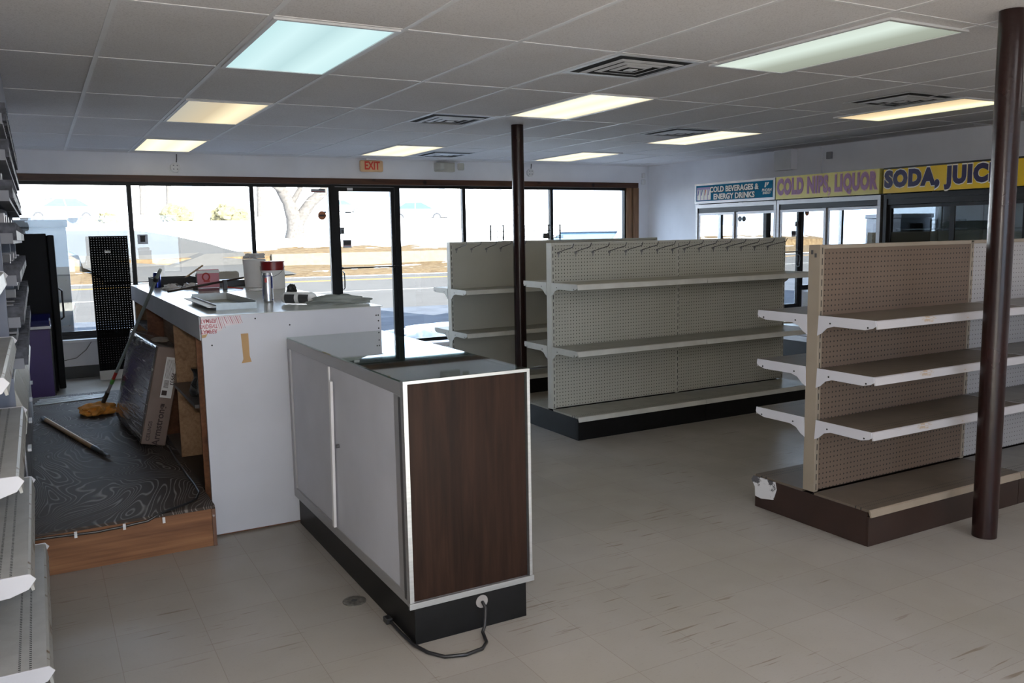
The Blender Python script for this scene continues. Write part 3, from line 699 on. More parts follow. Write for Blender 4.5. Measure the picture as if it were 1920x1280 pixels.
for bay, (ya, yb) in enumerate(((4.224, 5.698), (5.724, 7.158))):
    for r_, z in enumerate(rows):
        s_ = MB().obox(((-.58 + XF) / 2, (ya + yb) / 2, z), (-XF - .0 + .33, yb - ya, .006), Matrix.Rotation(R(8), 3, 'Y')).build('rack_shelf', M_RACK, RK)
        MB().box(XF - .0, XF + .045, ya + .01, yb - .01, z - .045, z + .0).build('price_rail', M_RAIL, s_)
        nT = 16
        for k in range(nT):
            if random.random() < .12: continue
            y_ = ya + .02 + k * (yb - ya - .06) / nT; wd = (yb - ya - .06) / nT - .006
            q = MB(); q.box(XF - .25, XF + .06, y_, y_ + .003, z - .03, z + .045); q.box(XF - .25, XF + .06, y_ + wd - .003, y_ + wd, z - .03, z + .035)
            q.box(XF + .055, XF + .060, y_ + .003, y_ + wd - .003, z - .03, z + .012)
            q.box(XF - .10, XF - .094, y_ + .003, y_ + wd - .003, z - .02, z + .07)
            q.build('pusher_tray', M_TRAY, s_)
            if random.random() < .35:
                MB().box(XF - .09, XF + .02, y_ + .006, y_ + wd - .006, z - .005, z + random.choice((.05, .085))).build('pack', random.choice(packm), s_)
LC = thing('base_cabinet', 'grey metal base cabinets with slanted lids below the rack', 'cabinet', (-.6, 5.8, .2))
MB().box(-.60, XF, 4.205, 4.228, .202, .90).build('end_panel', M_RACK, LC)
MB().box(-.60, -.115, 4.23, 7.15, .202, .64).build('body', mat('cabinet_grey_metal', (.22, .22, .24), .35, .6), LC, bevel=.003)
M_LID = mat('pale_lid', (.50, .50, .47), .4)
for k in range(4):
    y_ = 4.245 + k * .72
    MB().prism([(-.60, .642), (-.095, .642), (-.085, .72), (-.13, .86), (-.60, .90)], 'y', y_, y_ + .69).build('slanted_lid', M_LID, LC, bevel=.004)
    MB().box(-.1145, -.104, y_ + .02, y_ + .67, .24, .60).build('door', bpy.data.materials['cabinet_grey_metal'], LC, bevel=.003)
    MB().box(-.1035, -.088, y_ + .30, y_ + .40, .50, .512).build('door_handle', M_WHITEPL, LC)

# ================================================================ PLATFORM + COUNTER
t = NT('worn_dark_plywood').set(.6, 0, .12)
v = t.coord((1, .45, 1)); n = t.noise(v, 2.2, 2, .45, .8)
rg = t.math('ABSOLUTE', t.math('SUBTRACT', t.math('FRACT', t.math('MULTIPLY', n, 46)), .5))
msk = t.ramp(t.noise(t.coord(), 2.6, 4, .6), [(.34, (.15, .15, .15)), (.58, (1, 1, 1))])
line = t.math('MULTIPLY', t.ramp(rg, [(.34, (0, 0, 0)), (.48, (1, 1, 1))]), msk)
t.col(t.mix(line, (.058, .045, .038), (.32, .29, .27)))
t.bump(rg, .25, .003); M_DPLY = t.m
M_PLY = wood('orange_plywood', (.13, .050, .022), (.36, .17, .075), 2.0, 'x', .5, 7)
M_PLYV = wood('plywood_panel', (.20, .105, .05), (.40, .25, .14), 2.2, 'y', .6, 6)
M_PLYR = wood('rust_plywood', (.13, .05, .025), (.27, .12, .06), 2.2, 'y', .6, 6)
PF = thing('plywood_platform', 'raised plywood floor platform behind the counter, dark worn top', 'platform', (.3, 4.2, 0))
MB().box(-.12, .665, 4.195, 7.98, .186, .20).build('platform_top', M_DPLY, PF)
MB().box(-.12, .648, 4.196, 4.214, .001, .185).build('front_board', M_PLY, PF)
MB().box(.6485, .665, 4.19, 4.22, .001, .185).build('corner_strip', worn('scuffed_strip', (.16, .08, .05), (.5, .5, .5), .55), PF)
MB().box(-.10, -.06, 4.3, 7.95, .001, .185).box(.60, .64, 4.3, 7.95, .001, .185).build('joist', M_PLYR, PF)
CT = thing('sales_counter', 'white sales counter with laminate top and open plywood back', 'counter', (.67, 4.31, 0))
ZC = 1.11
M_CWHITE = worn('chipped_white_panel', (.56, .575, .63), (.20, .15, .12), .74, .5, 40)
MB().box(.672, 1.59, 4.31, 4.33, .012, ZC - .004).build('end_panel', M_CWHITE, CT)
M_LAM = mat('white_laminate', (.50, .51, .50), .22, 0, .6, var=.06)
MB().box(.667, 1.60, 4.306, 7.70, ZC - .004, ZC).build('countertop', M_LAM, CT)
MB().box(.667, .687, 4.332, 7.70, ZC - .120, ZC - .0045).build('fascia', M_CWHITE, CT)
MB().box(1.575, 1.59, 4.331, 7.68, .001, ZC - .0045).build('customer_side_panel', M_CWHITE, CT)
MB().box(.688, 1.574, 4.332, 7.69, ZC - .02, ZC - .0045).build('underlay', M_PLYV, CT)
for x0_, x1_, y_a, z0, z1, mm in ((.70, 1.57, 4.3305, .0, 1.088, M_PLYR), (.69, 1.57, 4.62, .0, 1.088, M_PLYR), (.69, 1.57, 5.45, .0, 1.088, M_PLYV), (.69, 1.57, 6.86, .0, 1.088, M_PLYR), (.69, 1.57, 7.66, .0, 1.088, M_PLYV)):
    MB().box(x0_, x1_, y_a, y_a + .018, z0, z1).build('divider_panel', mm, CT)
MB().box(.80, .814, 5.47, 6.85, .62, 1.085).build('back_board', M_PLYV, CT)
MB().box(.86, .874, 4.64, 5.44, .66, 1.085).build('back_board', M_PLYV, CT)
MB().box(.92, .934, 4.64, 7.65, .0, .60).build('inner_board', M_PLYR, CT)
MB().box(.668, 1.57, 4.64, 5.44, .600, .618).build('shelf_board', mat('grey_shelf_board', (.06, .055, .05), .4), CT)
MB().box(.69, 1.57, 6.88, 7.65, .80, .818).build('shelf_board', M_DPLY, CT)
# tape remnants on the end panel
M_TAPE = mat('clear_tape', (.60, .52, .55), .3); M_TRED = mat('tape_red', (.30, .02, .04), .4)
ys = 4.3092
tp = MB().prism([(.672, 1.104), (.862, 1.104), (.862, 1.062), (.775, 1.055), (.765, 1.035), (.672, 1.018)], 'y', ys - .0004, ys + .0006).build('tamper_tape', M_TAPE, CT)
for r_, s_ in enumerate(('TAMPER', 'EVIDENT', 'TAMPER')):
    text('tape_lettering', s_, .028, M_TRED, tp, (.706, ys - .0012, 1.034 + r_ * .026), FACE_MY, .75, .0004, .0003, sz=-1)
q = MB()
for k in range(13):
    x = .742 + k * .0092; wd = (.0016, .003, .001)[k % 3]
    zb = 1.045 if k < 4 else 1.066
    q.prism([(x, 1.102), (x + wd, 1.102), (x + wd + .014, zb), (x + .014, zb)], 'y', ys - .0012, ys - .0006)
q.build('tape_stripes', M_TRED, tp)
MB().prism([(.856, 1.012), (.892, 1.012), (.893, .900), (.901, .868), (.852, .865), (.862, .885)], 'y', ys - .0004, ys + .0006).build('brown_tape', mat('kraft_tape', (.42, .25, .10), .5), CT)
MB().prism([(.673, 1.018), (.70, 1.023), (.69, 1.006), (.673, 1.004)], 'y', ys - .0004, ys + .0006).build('brown_tape', bpy.data.materials['kraft_tape'], CT)
for k, (x, z) in enumerate(((.717, .965), (.93, 1.083), (1.10, 1.04), (1.575, 1.06), (1.563, 1.06), (1.575, 1.03), (1.575, .99), (1.563, .96), (1.575, .93))):
    MB().cone((x, ys - .0003, z), (x, ys + .0006, z), .004, seg=10).build('screw_hole', M_DARK, CT)

# ================================================================ DISPLAY CABINET
DC = thing('display_cabinet', 'low display cabinet with glass top, grey sliding doors and wood grain end', 'display cabinet', (1.33, 3.5, 0))
x0, x1, y0, y1, z0, z1 = 1.078, 1.588, 2.737, 4.30, .152, .978
M_GREYD = mat('grey_painted_door', (.53, .54, .59), .5, var=.08, scale=3)
t = NT('walnut_laminate').set(.5, 0, .12)
v = t.coord((1, 1, .06)); n = t.noise(v, 34, 4, .6, .5); n2 = t.noise(t.coord((1, 1, .12)), 7, 3, .5, 1.2)
t.col(t.mix(.45, t.ramp(n, [(.32, (.008, .004, .003)), (.5, (.023, .011, .0075)), (.7, (.042, .021, .0145))]), t.ramp(n2, [(.35, (.011, .0055, .004)), (.62, (.032, .016, .0105))])))
M_WALNUT = t.m
MB().box(1.100, 1.565, 2.745, 4.295, .001, .151).build('kick_base', M_BLACK, DC)
# cut-out in kick: bright disc of the open grommet
MB().cone((1.372, 2.7445, .105), (1.372, 2.7435, .105), .025, seg=24).build('grommet_hole', mat('grommet_hole_floor', (.30, .28, .27), .6), DC)
MB().box(x0 + .016, x1 - .02, y0 + .0002, y0 + .018, z0 + .018, z1 - .012).build('side_panel', M_WALNUT, DC)
f = MB()
f.box(x0, x0 + .016, y0 - .006, y0 + .02, z0, z1 - .001); f.box(x1 - .012, x1, y0 - .006, y0 + .02, z0, z1 - .001)
f.box(x0 + .016, x1 - .012, y0 - .006, y0 + .0, z1 - .012, z1 - .001)
f.build('corner_trim', M_ALU, DC)
MB().box(x0 - .004, x1 + .004, y0 - .012, y0 - .0005, z0 - .006, z0 + .016).build('bottom_rail', M_ALU, DC, bevel=.001)
f = MB()
f.box(x0, x0 + .022, y0 + .021, y1, z1 - .055, z1 - .0065); f.box(x0, x0 + .022, y0 + .021, y1, z0, z0 + .045)
f.box(x0, x0 + .022, y1 - .04, y1, z0 + .045, z1 - .055); f.box(x0, x0 + .022, y0 + .021, y0 + .09, z0 + .045, z1 - .055)
f.build('door_frame', mat('dull_aluminium', (.42, .42, .43), .4, .6, stretch=(1, .1, 1)), DC, bevel=.002)
MB().box(x0 - .0005, x0 + .0, y0 + .022, y0 + .045, z0 + .02, z1 - .06).build('rubber_gap', M_DGRAY, DC)
dr1 = MB().box(x0 + .010, x0 + .016, 3.55, y1 - .04, z0 + .045, z1 - .055).build('sliding_door', M_GREYD, DC)
dr2 = MB().box(x0 + .003, x0 + .009, y0 + .09, 3.60, z0 + .045, z1 - .055).build('sliding_door', M_GREYD, DC)
MB().box(x0 - .004, x0 + .002, 3.588, 3.602, z0 + .05, z1 - .058).build('door_edge', M_WHITEPL, dr2)
MB().obox((x0 - .012, 3.555, .535), (.012, .022, .66), Matrix.Rotation(R(3.2), 3, 'X')).build('finger_pull', M_WHITEPL, dr2)
MB().cone((x0 - .012, 3.50, .585), (x0 + .002, 3.50, .585), .008, seg=12).build('door_lock', M_CHROME, dr2)
MB().box(x0 + .023, x1, y1 - .02, y1 - .0005, z0, z1 - .0065).build('rear_panel', M_GREYD, DC)
MB().box(x1 - .012, x1, y0 + .021, y1 - .021, z0, z1 - .0065).build('front_panel', M_GREYD, DC)
MB().box(x0 + .023, x1 - .013, y0 + .02, y1 - .021, z0, z0 + .012).build('bottom_panel', M_GREYD, DC)
MB().box(x0 + .10, x1 - .013, y0 + .02, y1 - .021, .80, .812).build('inner_deck', mat('inner_grey_deck', (.20, .21, .19), .5), DC)
MB().box(x0 + .001, x1 - .001, y0 + .001, y1, z1 - .006, z1).build('glass_top', thin_glass('green_glass', (.60, .70, .64), .06, .02), DC)
# outlet plug and cord
cord = MB().tube([(1.372, 2.74, .105), (1.372, 2.715, .09), (1.36, 2.70, .03), (1.345, 2.69, .012), (1.325, 2.62, .008), (1.29, 2.585, .008), (1.22, 2.575, .008), (1.15, 2.60, .008), (1.11, 2.66, .008), (1.088, 2.74, .008), (1.084, 2.84, .008), (1.082, 2.95, .010)], .0065, 10).build('power_cord', M_BLACKPL, smooth=True)
tag(cord, 'black power cord looping on the floor from the hole in the cabinet base', 'cord')
MB().box(1.065, 1.092, 2.951, 2.99, .001, .024).build('plug', M_BLACKPL, cord, bevel=.004)
dr = thing('floor_drain', 'round worn floor cover beside the display cabinet base', 'drain', (1.03, 3.225, 0))
MB().lathe([(.048, .0005), (.048, .003), (.040, .0045), (.0, .0045)][:3], (1.03, 3.225, 0), 28).build('cover', mat('drain_metal', (.20, .19, .17), .5, .5, scale=60, var=.5), dr)
MB().lathe([(.012, .0046), (.012, .006)], (1.03, 3.225, 0), 12).build('screw', M_DGRAY, dr)

# ================================================================ THINGS BEHIND THE COUNTER
# leaning carton
ang = math.atan2(.14, .60)
cb = thing('tile_carton', 'plastic wrapped cardboard carton of ceiling tiles leaning behind the counter', 'carton', (.475, 5.60, .20), rotz=R(2.5))
t = NT('carton_cardboard').set(.35, 0, .5); v = t.coord((1, 1, 1)); n = t.noise(v, 5, 3); t.col(t.ramp(n, [(.3, (.17, .12, .095)), (.7, (.24, .17, .14))])); M_CARD = t.m
t = NT('shrink_wrapped_cardboard').set(.18, 0, .8)
mp = t.add('ShaderNodeMapping'); mp.inputs['Rotation'].default_value = (R(-38), 0, 0); mp.inputs['Scale'].default_value = (1, 1.2, 16)
tc = t.add('ShaderNodeTexCoord'); t.link(tc.outputs['Object'], mp.inputs[0])
n = t.noise(mp.outputs[0], 2.2, 3, .5, .7)
t.col(t.mix(t.ramp(n, [(.56, (0, 0, 0)), (.66, (1, 1, 1))]), (.13, .115, .115), (.50, .48, .47))); t.bump(n, .5, .012); M_WRAP = t.m
RX = Matrix.Rotation(ang, 3, 'Y')
def cpt(x, y, z): return RX @ Vector((x, y, z))
T_, L_, Hc = .145, 1.15, .615
def lbox(x0, x1, y0, y1, z0, z1):
    q = MB(); q.box(x0, x1, y0, y1, z0, z1)
    for v_ in q.bm.verts: v_.co = RX @ v_.co
    return q
lift = T_ * sin(ang)
o = lbox(0, T_, 0, L_, 0, Hc).build('carton_body', M_CARD, cb, bevel=.006, world=False); o.location = (0, 0, lift * 1.0 - 0.0)
q = MB(); g_ = []
for i in range(25):
    row = []
    for j in range(17):
        u, w_ = i / 24, j / 16
        bul = .020 * sin(pi * u) * sin(pi * w_) + (.05 * (1 - w_) * u * u * (1 - u) * 3)
        row.append(q.bm.verts.new(RX @ Vector((-.004 - max(bul, 0), u * L_, .01 + w_ * (Hc - .015)))))
    g_.append(row)
for i in range(24):
    for j in range(16): q.bm.faces.new((g_[i][j], g_[i + 1][j], g_[i + 1][j + 1], g_[i][j + 1]))
o = q.build('shrink_wrap', M_WRAP, cb, world=False, smooth=True); o.location = (0, 0, lift)
sm = o.modifiers.new('thick', 'SOLIDIFY'); sm.thickness = .0015
o = lbox(-.002, T_ + .002, -.001, L_ + .002, Hc + .0005, Hc + .004).build('wrapped_top', M_WRAP, cb, world=False); o.location = (0, 0, lift)
fl_ = MB(); fl_.blob((0, 0, 0), (.05, .10, .018), 3, .3); o = fl_.build('torn_flap', mat('torn_card', (.40, .33, .26), .8), cb, world=False, smooth=True); o.location = RX @ Vector((.05, .25, Hc + .02)) + Vector((0, 0, lift))
def cardtext(s_, size, u, w_, rot90, m_, bold=.001, sx=1):
    o = text('lettering', s_, size, m_, cb, (0, 0, 0), (0, 0, 0), sx, bold)
    base = Matrix.Rotation(R(90), 3, 'X')
    r_ = Matrix.Rotation(rot90, 3, 'Z')
    o.rotation_euler = (RX @ base @ r_).to_euler(); o.location = RX @ Vector((u, -.0018, w_)) + Vector((0, 0, lift)); return o
M_INK = mat('carton_ink', (.045, .025, .022), .6)
lb_ = lbox(.062, .128, -.0015, -.0002, .30, .555).build('shipping_label', M_WHITEPAPER, cb, world=False); lb_.location = (0, 0, lift)
q = lbox(.068, .098, -.0028, -.0018, .315, .345)
for k in range(9): q2 = lbox(.072, .100, -.0028, -.0018, .362 + k * .0055, .3645 + k * .0055); q2.bm.to_mesh(bpy.data.meshes.new('x')); me_ = bpy.data.meshes[-1]; q.bm.from_mesh(me_) if False else None; [q.bm.faces.new([q.bm.verts.new(v_.co) for v_ in f_.verts]) for f_ in q2.bm.faces]; q2.bm.free()
for k in range(7):
    q2 = lbox(.072 + k * .007, .0735 + k * .007, -.0028, -.0018, .42, .54); [q.bm.faces.new([q.bm.verts.new(v_.co) for v_ in f_.verts]) for f_ in q2.bm.faces]; q2.bm.free()
o = q.build('label_print', M_INK, cb, world=False); o.location = (0, 0, lift)
cardtext('PP933', .03, .117, .42, R(-90), M_INK, .0006)
cardtext('Armstrong', .058, .085, .125, R(90), M_INK, .001)
cardtext('CEILINGS', .030, .035, .085, R(90), M_INK, .0004)
o = lbox(.078, .098, -.0026, -.0016, .245, .262).build('logo_mark', M_INK, cb, world=False); o.location = (0, 0, lift)
# mop pole
mp_ = thing('mop', 'mop with long grey handle and orange cloth leaning on the counter edge', 'mop', (.41, 6.8, .2))
P0, P1 = Vector((.345, 7.02, .24)), Vector((.705, 6.0, 1.285))
d_ = (P1 - P0)
MB().cone(P0 + d_ * .28, P1, .011, seg=12).build('handle', mat('grey_pole', (.32, .37, .36), .35, .4), mp_, smooth=True)
MB().cone(P0 + d_ * .0, P0 + d_ * .12, .016, seg=12).build('grip', M_BLACKPL, mp_, smooth=True)
MB().cone(P0 + d_ * .121, P0 + d_ * .19, .012, seg=12).build('grey_sleeve', M_STK, mp_, smooth=True)
MB().cone(P0 + d_ * .191, P0 + d_ * .225, .014, seg=12).build('green_collar', mat('green_collar', (.10, .40, .08), .4), mp_, smooth=True)
MB().cone(P0 + d_ * .226, P0 + d_ * .279, .012, seg=12).build('red_sleeve', M_RED, mp_, smooth=True)
MB().cone(P0 + d_ * .93, P0 + d_ * .95, .018, seg=12).build('end_clip', M_BLACKPL, mp_, smooth=True)
oc = MB().blob((.315, 6.98, .224), (.115, .16, .05), 5, .5, 4, 2.5).build('mop_cloth', mat('orange_cloth', (.72, .31, .05), .9, var=.3, scale=20, bump=.5), mp_, smooth=True)
# wooden pole on platform
wp = thing('wooden_pole', 'wooden pole with black ends lying on the dark plywood platform', 'pole', (.1, 6.2, .2))
A, B_ = Vector((-.045, 6.92, .217)), Vector((.284, 5.45, .217)); d_ = B_ - A
MB().cone(A + d_ * .06, A + d_ * .80, .015, seg=16).build('shaft', wood('pole_wood', (.40, .22, .09), (.66, .42, .18), 5, 'y', .45, knots=False), wp, smooth=True)
MB().cone(A, A + d_ * .059, .016, seg=16).build('rubber_end', M_BLACKPL, wp, smooth=True)
MB().tube([A + d_ * .801, A + d_ * .86, A + d_ * .87, A + d_ * .93, A + d_ * .94, B_], .014, 12, radii=[.016, .016, .011, .015, .009, .012]).build('metal_fitting', M_DGRAY, wp, smooth=True)
# dark slats lying beyond the platform
sl = MB()
for k in range(4): sl.obox((.12 + .02 * k, 8.05 + .035 * k, .208 - .0 * k), (.52, .03, .006), Matrix.Rotation(R(6 - 3 * k), 3, 'Z'))
for k in range(4):
    o = MB().obox((0, 0, 0), (.50, .028, .006), Matrix.Rotation(R(7 - 3 * k), 3, 'Z')).build('metal_strip', M_ALU); o.location = (.14 + .015 * k, 7.62 + .06 * k, .2045)
    tag(o, 'thin pale metal strip lying on the far end of the plywood platform', 'metal strip', 'metal strips on the platform')
sl.bm.free()
# glass carafe on the shelf board
cf = MB().lathe([(.036, 0), (.050, .005), (.054, .034), (.044, .07), (.027, .10), (.027, .128), (.038, .152), (.040, .158)], (.735, 4.90, .6190), 24).build('glass_carafe', mat('smoky_glass', (.02, .02, .02), .06, 0, .9), smooth=True)
tag(cf, 'small dark glass carafe on the shelf board under the counter', 'carafe')
# cable on the platform
cbl = MB().tube([(.63, 5.55, .207), (.625, 5.2, .207), (.628, 4.84, .207), (.635, 4.6, .207), (.632, 4.44, .207), (.60, 4.33, .207), (.54, 4.27, .207), (.46, 4.22, .207), (.41, 4.187, .203), (.36, 4.187, .180), (.25, 4.187, .172), (.143, 4.187, .168), (.0, 4.187, .176), (-.1, 4.187, .18)], .006, 8).build('floor_cable', M_BLACKPL, smooth=True)
tag(cbl, 'black cable clipped along the front edge of the plywood platform', 'cable')
for x in (.43, .26, .06): MB().box(x - .006, x + .006, 4.176, 4.1805, .160, .188).build('cable_clip', M_WHITEPL, cbl)
# black box standing in for the dark recess under the counter
mt_ = MB().box(.66, .90, 4.66, 5.42, .201, .36).build('dark_recess_box', M_BLACK); tag(mt_, 'low black box standing in for the dark recess under the counter shelf', 'bin')
mt_.location = (.015, 0, -.2)

# fridge and purple cabinet by the window
FR = thing('black_fridge', 'tall black upright fridge standing by the left window', 'fridge', (-.2, 9.6, 0))
MB().box(-.52, .10, 9.36, 9.86, .02, 1.555).build('body', mat('fridge_black', (.004, .004, .005), .5, 0, .12), FR, bevel=.01)
MB().box(.103, .165, 9.365, 9.855, .04, 1.54).build('door', mat('fridge_door_black', (.005, .005, .006), .5, 0, .15), FR, bevel=.012)
MB().tube([(.17, 9.43, .72), (.195, 9.41, .74), (.195, 9.41, 1.0), (.17, 9.43, 1.02)], .009).build('door_handle', M_BLACKPL, FR)
MB().box(-.5, .08, 9.37, 9.84, .001, .02).build('foot_rail', M_BLACK, FR)
PC = thing('purple_cabinet', 'purple cabinet with dark blue curved top in front of the black fridge', 'cabinet', (-.2, 9.2, 0))
M_PUR = mat('purple_panel', (.045, .020, .12), .45, var=.1)
MB().box(-.50, .06, 9.10, 9.33, .001, .66).build('body', M_PUR, PC, bevel=.004)
MB().prism([(9.085, .661), (9.335, .661), (9.335, .80), (9.25, .79), (9.13, .74), (9.085, .70)], 'x', -.50, .075).build('curved_top', mat('dark_blue_gloss', (.010, .012, .07), .15), PC, bevel=.015)
MB().box(-.49, .07, 9.075, 9.084, .665, .69).build('chrome_strip', M_ALU, PC)
MB().box(.0605, .072, 9.11, 9.32, .02, .64).build('edge_rail', M_BLACKPL, PC)
# black pegboard panel
t_bp = peg('black_pegboard', (.004, .004, .005), holes=True, r=.10, dotc=(.004, .004, .005), rough=.75)
BP = thing('pegboard_panel', 'tall black pegboard panel leaning against the left window', 'panel', (.685, 9.93, 0))
BP.rotation_euler = (R(-4.0), 0, 0)
MB().box(-.18, .18, -.0, .006, .105, 1.52).build('peg_face', t_bp, BP, world=False)
MB().box(-.187, -.1805, -.012, .018, .105, 1.53).box(.1805, .187, -.012, .018, .105, 1.53).box(-.18, .18, -.004, .018, 1.521, 1.53).build('rim', M_BLACK, BP, world=False)
MB().box(-.187, .187, -.012, .02, .008, .104).build('white_foot', mat('scuffed_white_foot', (.6, .6, .6), .5), BP, world=False)
MB().box(-.045, .01, -.0025, -.0005, 1.35, 1.375).build('price_label', M_WHITEPAPER, BP, world=False)
# thin wire on the knee wall
cw = MB().tube([(.46, YF - .008, .39), (.40, YF - .008, .30), (.30, YF - .008, .22), (.18, YF - .008, .20)], .003, 6).build('thin_wire', M_DGRAY); tag(cw, 'thin dark wire hanging on the wall under the left window', 'wire')

# ================================================================ ITEMS ON THE COUNTER
def on(z=0): return ZC + .0005 + z
ty = thing('metal_tray', 'open sheet metal tray lying on the near end of the counter', 'tray', (.90, 5.0, ZC))
M_SHEET = mat('sheet_metal', (.30, .31, .30), .3, .6, scale=20)
MB().box(.80, 1.00, 4.60, 5.40, on(), on(.002)).build('bottom', mat('olive_metal', (.16, .17, .13), .4, .4), ty)
q = MB(); q.box(.80, 1.0, 4.597, 4.60, on(), on(.034)); q.box(.80, 1.0, 5.40, 5.403, on(), on(.042)); q.box(1.0, 1.003, 4.597, 5.403, on(), on(.042)); q.box(.797, .80, 4.597, 5.403, on(), on(.030)); q.build('wall', M_SHEET, ty)
MB().box(.750, .797, 4.58, 5.36, on(.018), on(.022)).build('flange', M_ALU, ty)
can = thing('drink_can', 'tall silver and blue energy drink can on the counter', 'can', (1.16, 5.0, ZC))
M_SIL = mat('can_silver', (.55, .56, .60), .25, .8); M_CBL = mat('can_blue', (.02, .04, .25), .25, .6)
MB().lathe([(.022, .0), (.029, .006), (.029, .152), (.025, .163), (.0245, .168), (.022, .165)], (1.16, 5.0, on()), 32).build('can_body', M_SIL, can, smooth=True)
q = MB(); cx_, cy_2 = 1.16, 5.0
for a0, a1, zb, zt in ((-60, 10, .08, .15), (-60, 10, .012, .016), (-150, -60, .150, .154), (120, 190, .02, .08)):
    pts = [R(a0 + (a1 - a0) * k / 8) for k in range(9)]
    for p_, n_ in zip(pts, pts[1:]):
        q.bm.faces.new([q.bm.verts.new((cx_ + .0294 * cos(a), cy_2 + .0294 * sin(a), on(z))) for a, z in ((p_, zb), (n_, zb), (n_, zt), (p_, zt))])
o = q.build('blue_print', M_CBL, can); o.modifiers.new('s', 'SOLIDIFY').thickness = .0004
MB().box(1.138, 1.150, 4.9695, 4.9702, on(.115), on(.14)).build('red_mark', M_RED, can)
pk = thing('paper_towel_pack', 'white plastic wrapped pack with dark printed labels next to the can', 'pack', (1.26, 4.72, ZC))
rz = Matrix.Rotation(R(-52), 3, 'Z')
A, B_ = Vector((1.195, 4.80, on(.034))), Vector((1.335, 4.635, on(.034))); d_ = B_ - A
MB().tube([A, A + d_ * .06, A + d_ * .12, A + d_ * .88, A + d_ * .95, B_], .03, 20, radii=[.018, .028, .033, .033, .027, .012]).build('wrapped_roll', M_WHITEPL, pk, smooth=True)
dn = d_.normalized(); side = Vector((dn.y, -dn.x, 0)); side = side if side.y < 0 else -side
for a_, b_ in ((.14, .44), (.56, .86)):
    q = MB(); rr_ = []
    for k in range(9):
        an = R(-50 + 90 * k / 8); off = side * cos(an) * .0337 + Vector((0, 0, sin(an) * .0337))
        rr_.append((q.bm.verts.new(A + d_ * a_ + off), q.bm.verts.new(A + d_ * b_ + off)))
    for p_, n_ in zip(rr_, rr_[1:]): q.bm.faces.new((p_[0], p_[1], n_[1], n_[0]))
    o = q.build('dark_label', M_DGRAY, pk); o.modifiers.new('s', 'SOLIDIFY').thickness = .0005
cl = MB().blob((0, 0, 0), (.16, .055, .038), 11, .45, 4, 2.4).build('grey_cloth', mat('grey_rag', (.22, .24, .23), .9, bump=.3, var=.2), smooth=True)
cl.location = (1.44, 4.56, on(.0145)); cl.rotation_euler = (0, 0, R(-12)); tag(cl, 'crumpled grey cloth lying at the near right corner of the counter', 'cloth')
bl = MB().blob((0, 0, 0), (.035, .035, .04), 4, .3).build('black_tape_lump', M_BLACKPL, smooth=True); bl.location = (1.50, 5.77, on(.015)); tag(bl, 'small black lump beside the white pack on the counter', 'lump')
# slip holder
sh_ = thing('slip_holder', 'pink printed lottery slip holder standing on the counter', 'slip holder', (1.07, 6.42, ZC))
MB().obox((1.07, 6.42, on(.085)), (.15, .012, .13), Matrix.Rotation(R(-6), 3, 'X')).build('slip_stack', mat('pink_slips', (.62, .25, .30), .6), sh_)
MB().obox((1.07, 6.42, on(.134)), (.152, .014, .022), Matrix.Rotation(R(-6), 3, 'X')).build('white_header', M_WHITEPAPER, sh_)
MB().box(.998, 1.142, 6.405, 6.445, on(), on(.018)).build('base', mat('maroon_base', (.14, .02, .03), .4), sh_)
q = MB(); q.tube([(1.055 + .024 * cos(R(a)), 6.4105, on(.098) + .026 * sin(R(a))) for a in range(-60, 241, 30)], .005, 6); q.build('loop_mark', M_RED, sh_)
MB().box(1.036, 1.078, 6.407, 6.4105, on(.062), on(.076)).build('loop_base_mark', M_RED, sh_)
# rod across
rd = thing('clamp_bar', 'long dark metal bar with clamp lying across the counter', 'bar', (1.1, 6.4, ZC))
A, B_ = Vector((.74, 5.98, on(.03))), Vector((1.34, 6.56, on(.075)))
MB().cone(A, B_, .008, seg=10).build('rod', mat('brown_rod', (.05, .035, .03), .4, .4), rd, smooth=True)
MB().box(1.16, 1.19, 6.36, 6.40, on(), on(.075)).build('clamp_head', M_BLACKPL, rd, bevel=.004)
MB().cone((1.195, 6.40, on(.02)), (1.29, 6.32, on(.006)), .004, seg=8).build('clamp_screw', M_RED, rd)
# paint can
pc_ = thing('paint_can', 'red and white gallon paint can on the counter', 'paint can', (1.515, 6.25, ZC))
MB().lathe([(.082, 0), (.083, .004), (.083, .135)], (1.50, 6.28, on()), 32).build('can_label', M_WHITEPAPER, pc_, smooth=True)
MB().lathe([(.083, .1352), (.083, .193), (.086, .196), (.086, .200), (.078, .200)], (1.50, 6.28, on()), 32).build('red_band', mat('paint_red', (.22, .012, .015), .3), pc_, smooth=True)
MB().tube([(1.50 + .088 * cos(R(a)), 6.28 + .088 * sin(R(a)), on(.165) - .075 * sin(R((a + 200) * 180 / 170) if a < -30 else 0)) for a in range(-200, -29, 17)], .0018, 6).build('wire_bail', M_CHROME, pc_)
bk = thing('white_bucket', 'white paper covered tub behind the red paint can', 'tub', (1.33, 6.75, ZC))
MB().lathe([(.075, 0), (.085, .21), (.080, .21)], (1.445, 6.62, on()), 28).build('tub', M_WHITEPAPER, bk, smooth=True)
pl_ = MB().blob((0, 0, 0), (.08, .06, .03), 8, .6, 3, 4).build('crumpled_plastic', mat('clear_plastic_film', (.60, .60, .62), .15, 0, .9, bump=.6, scale=30), smooth=True); pl_.location = (1.445, 6.62, on(.225)); tag(pl_, 'crumpled clear plastic on top of the white tub', 'plastic film')
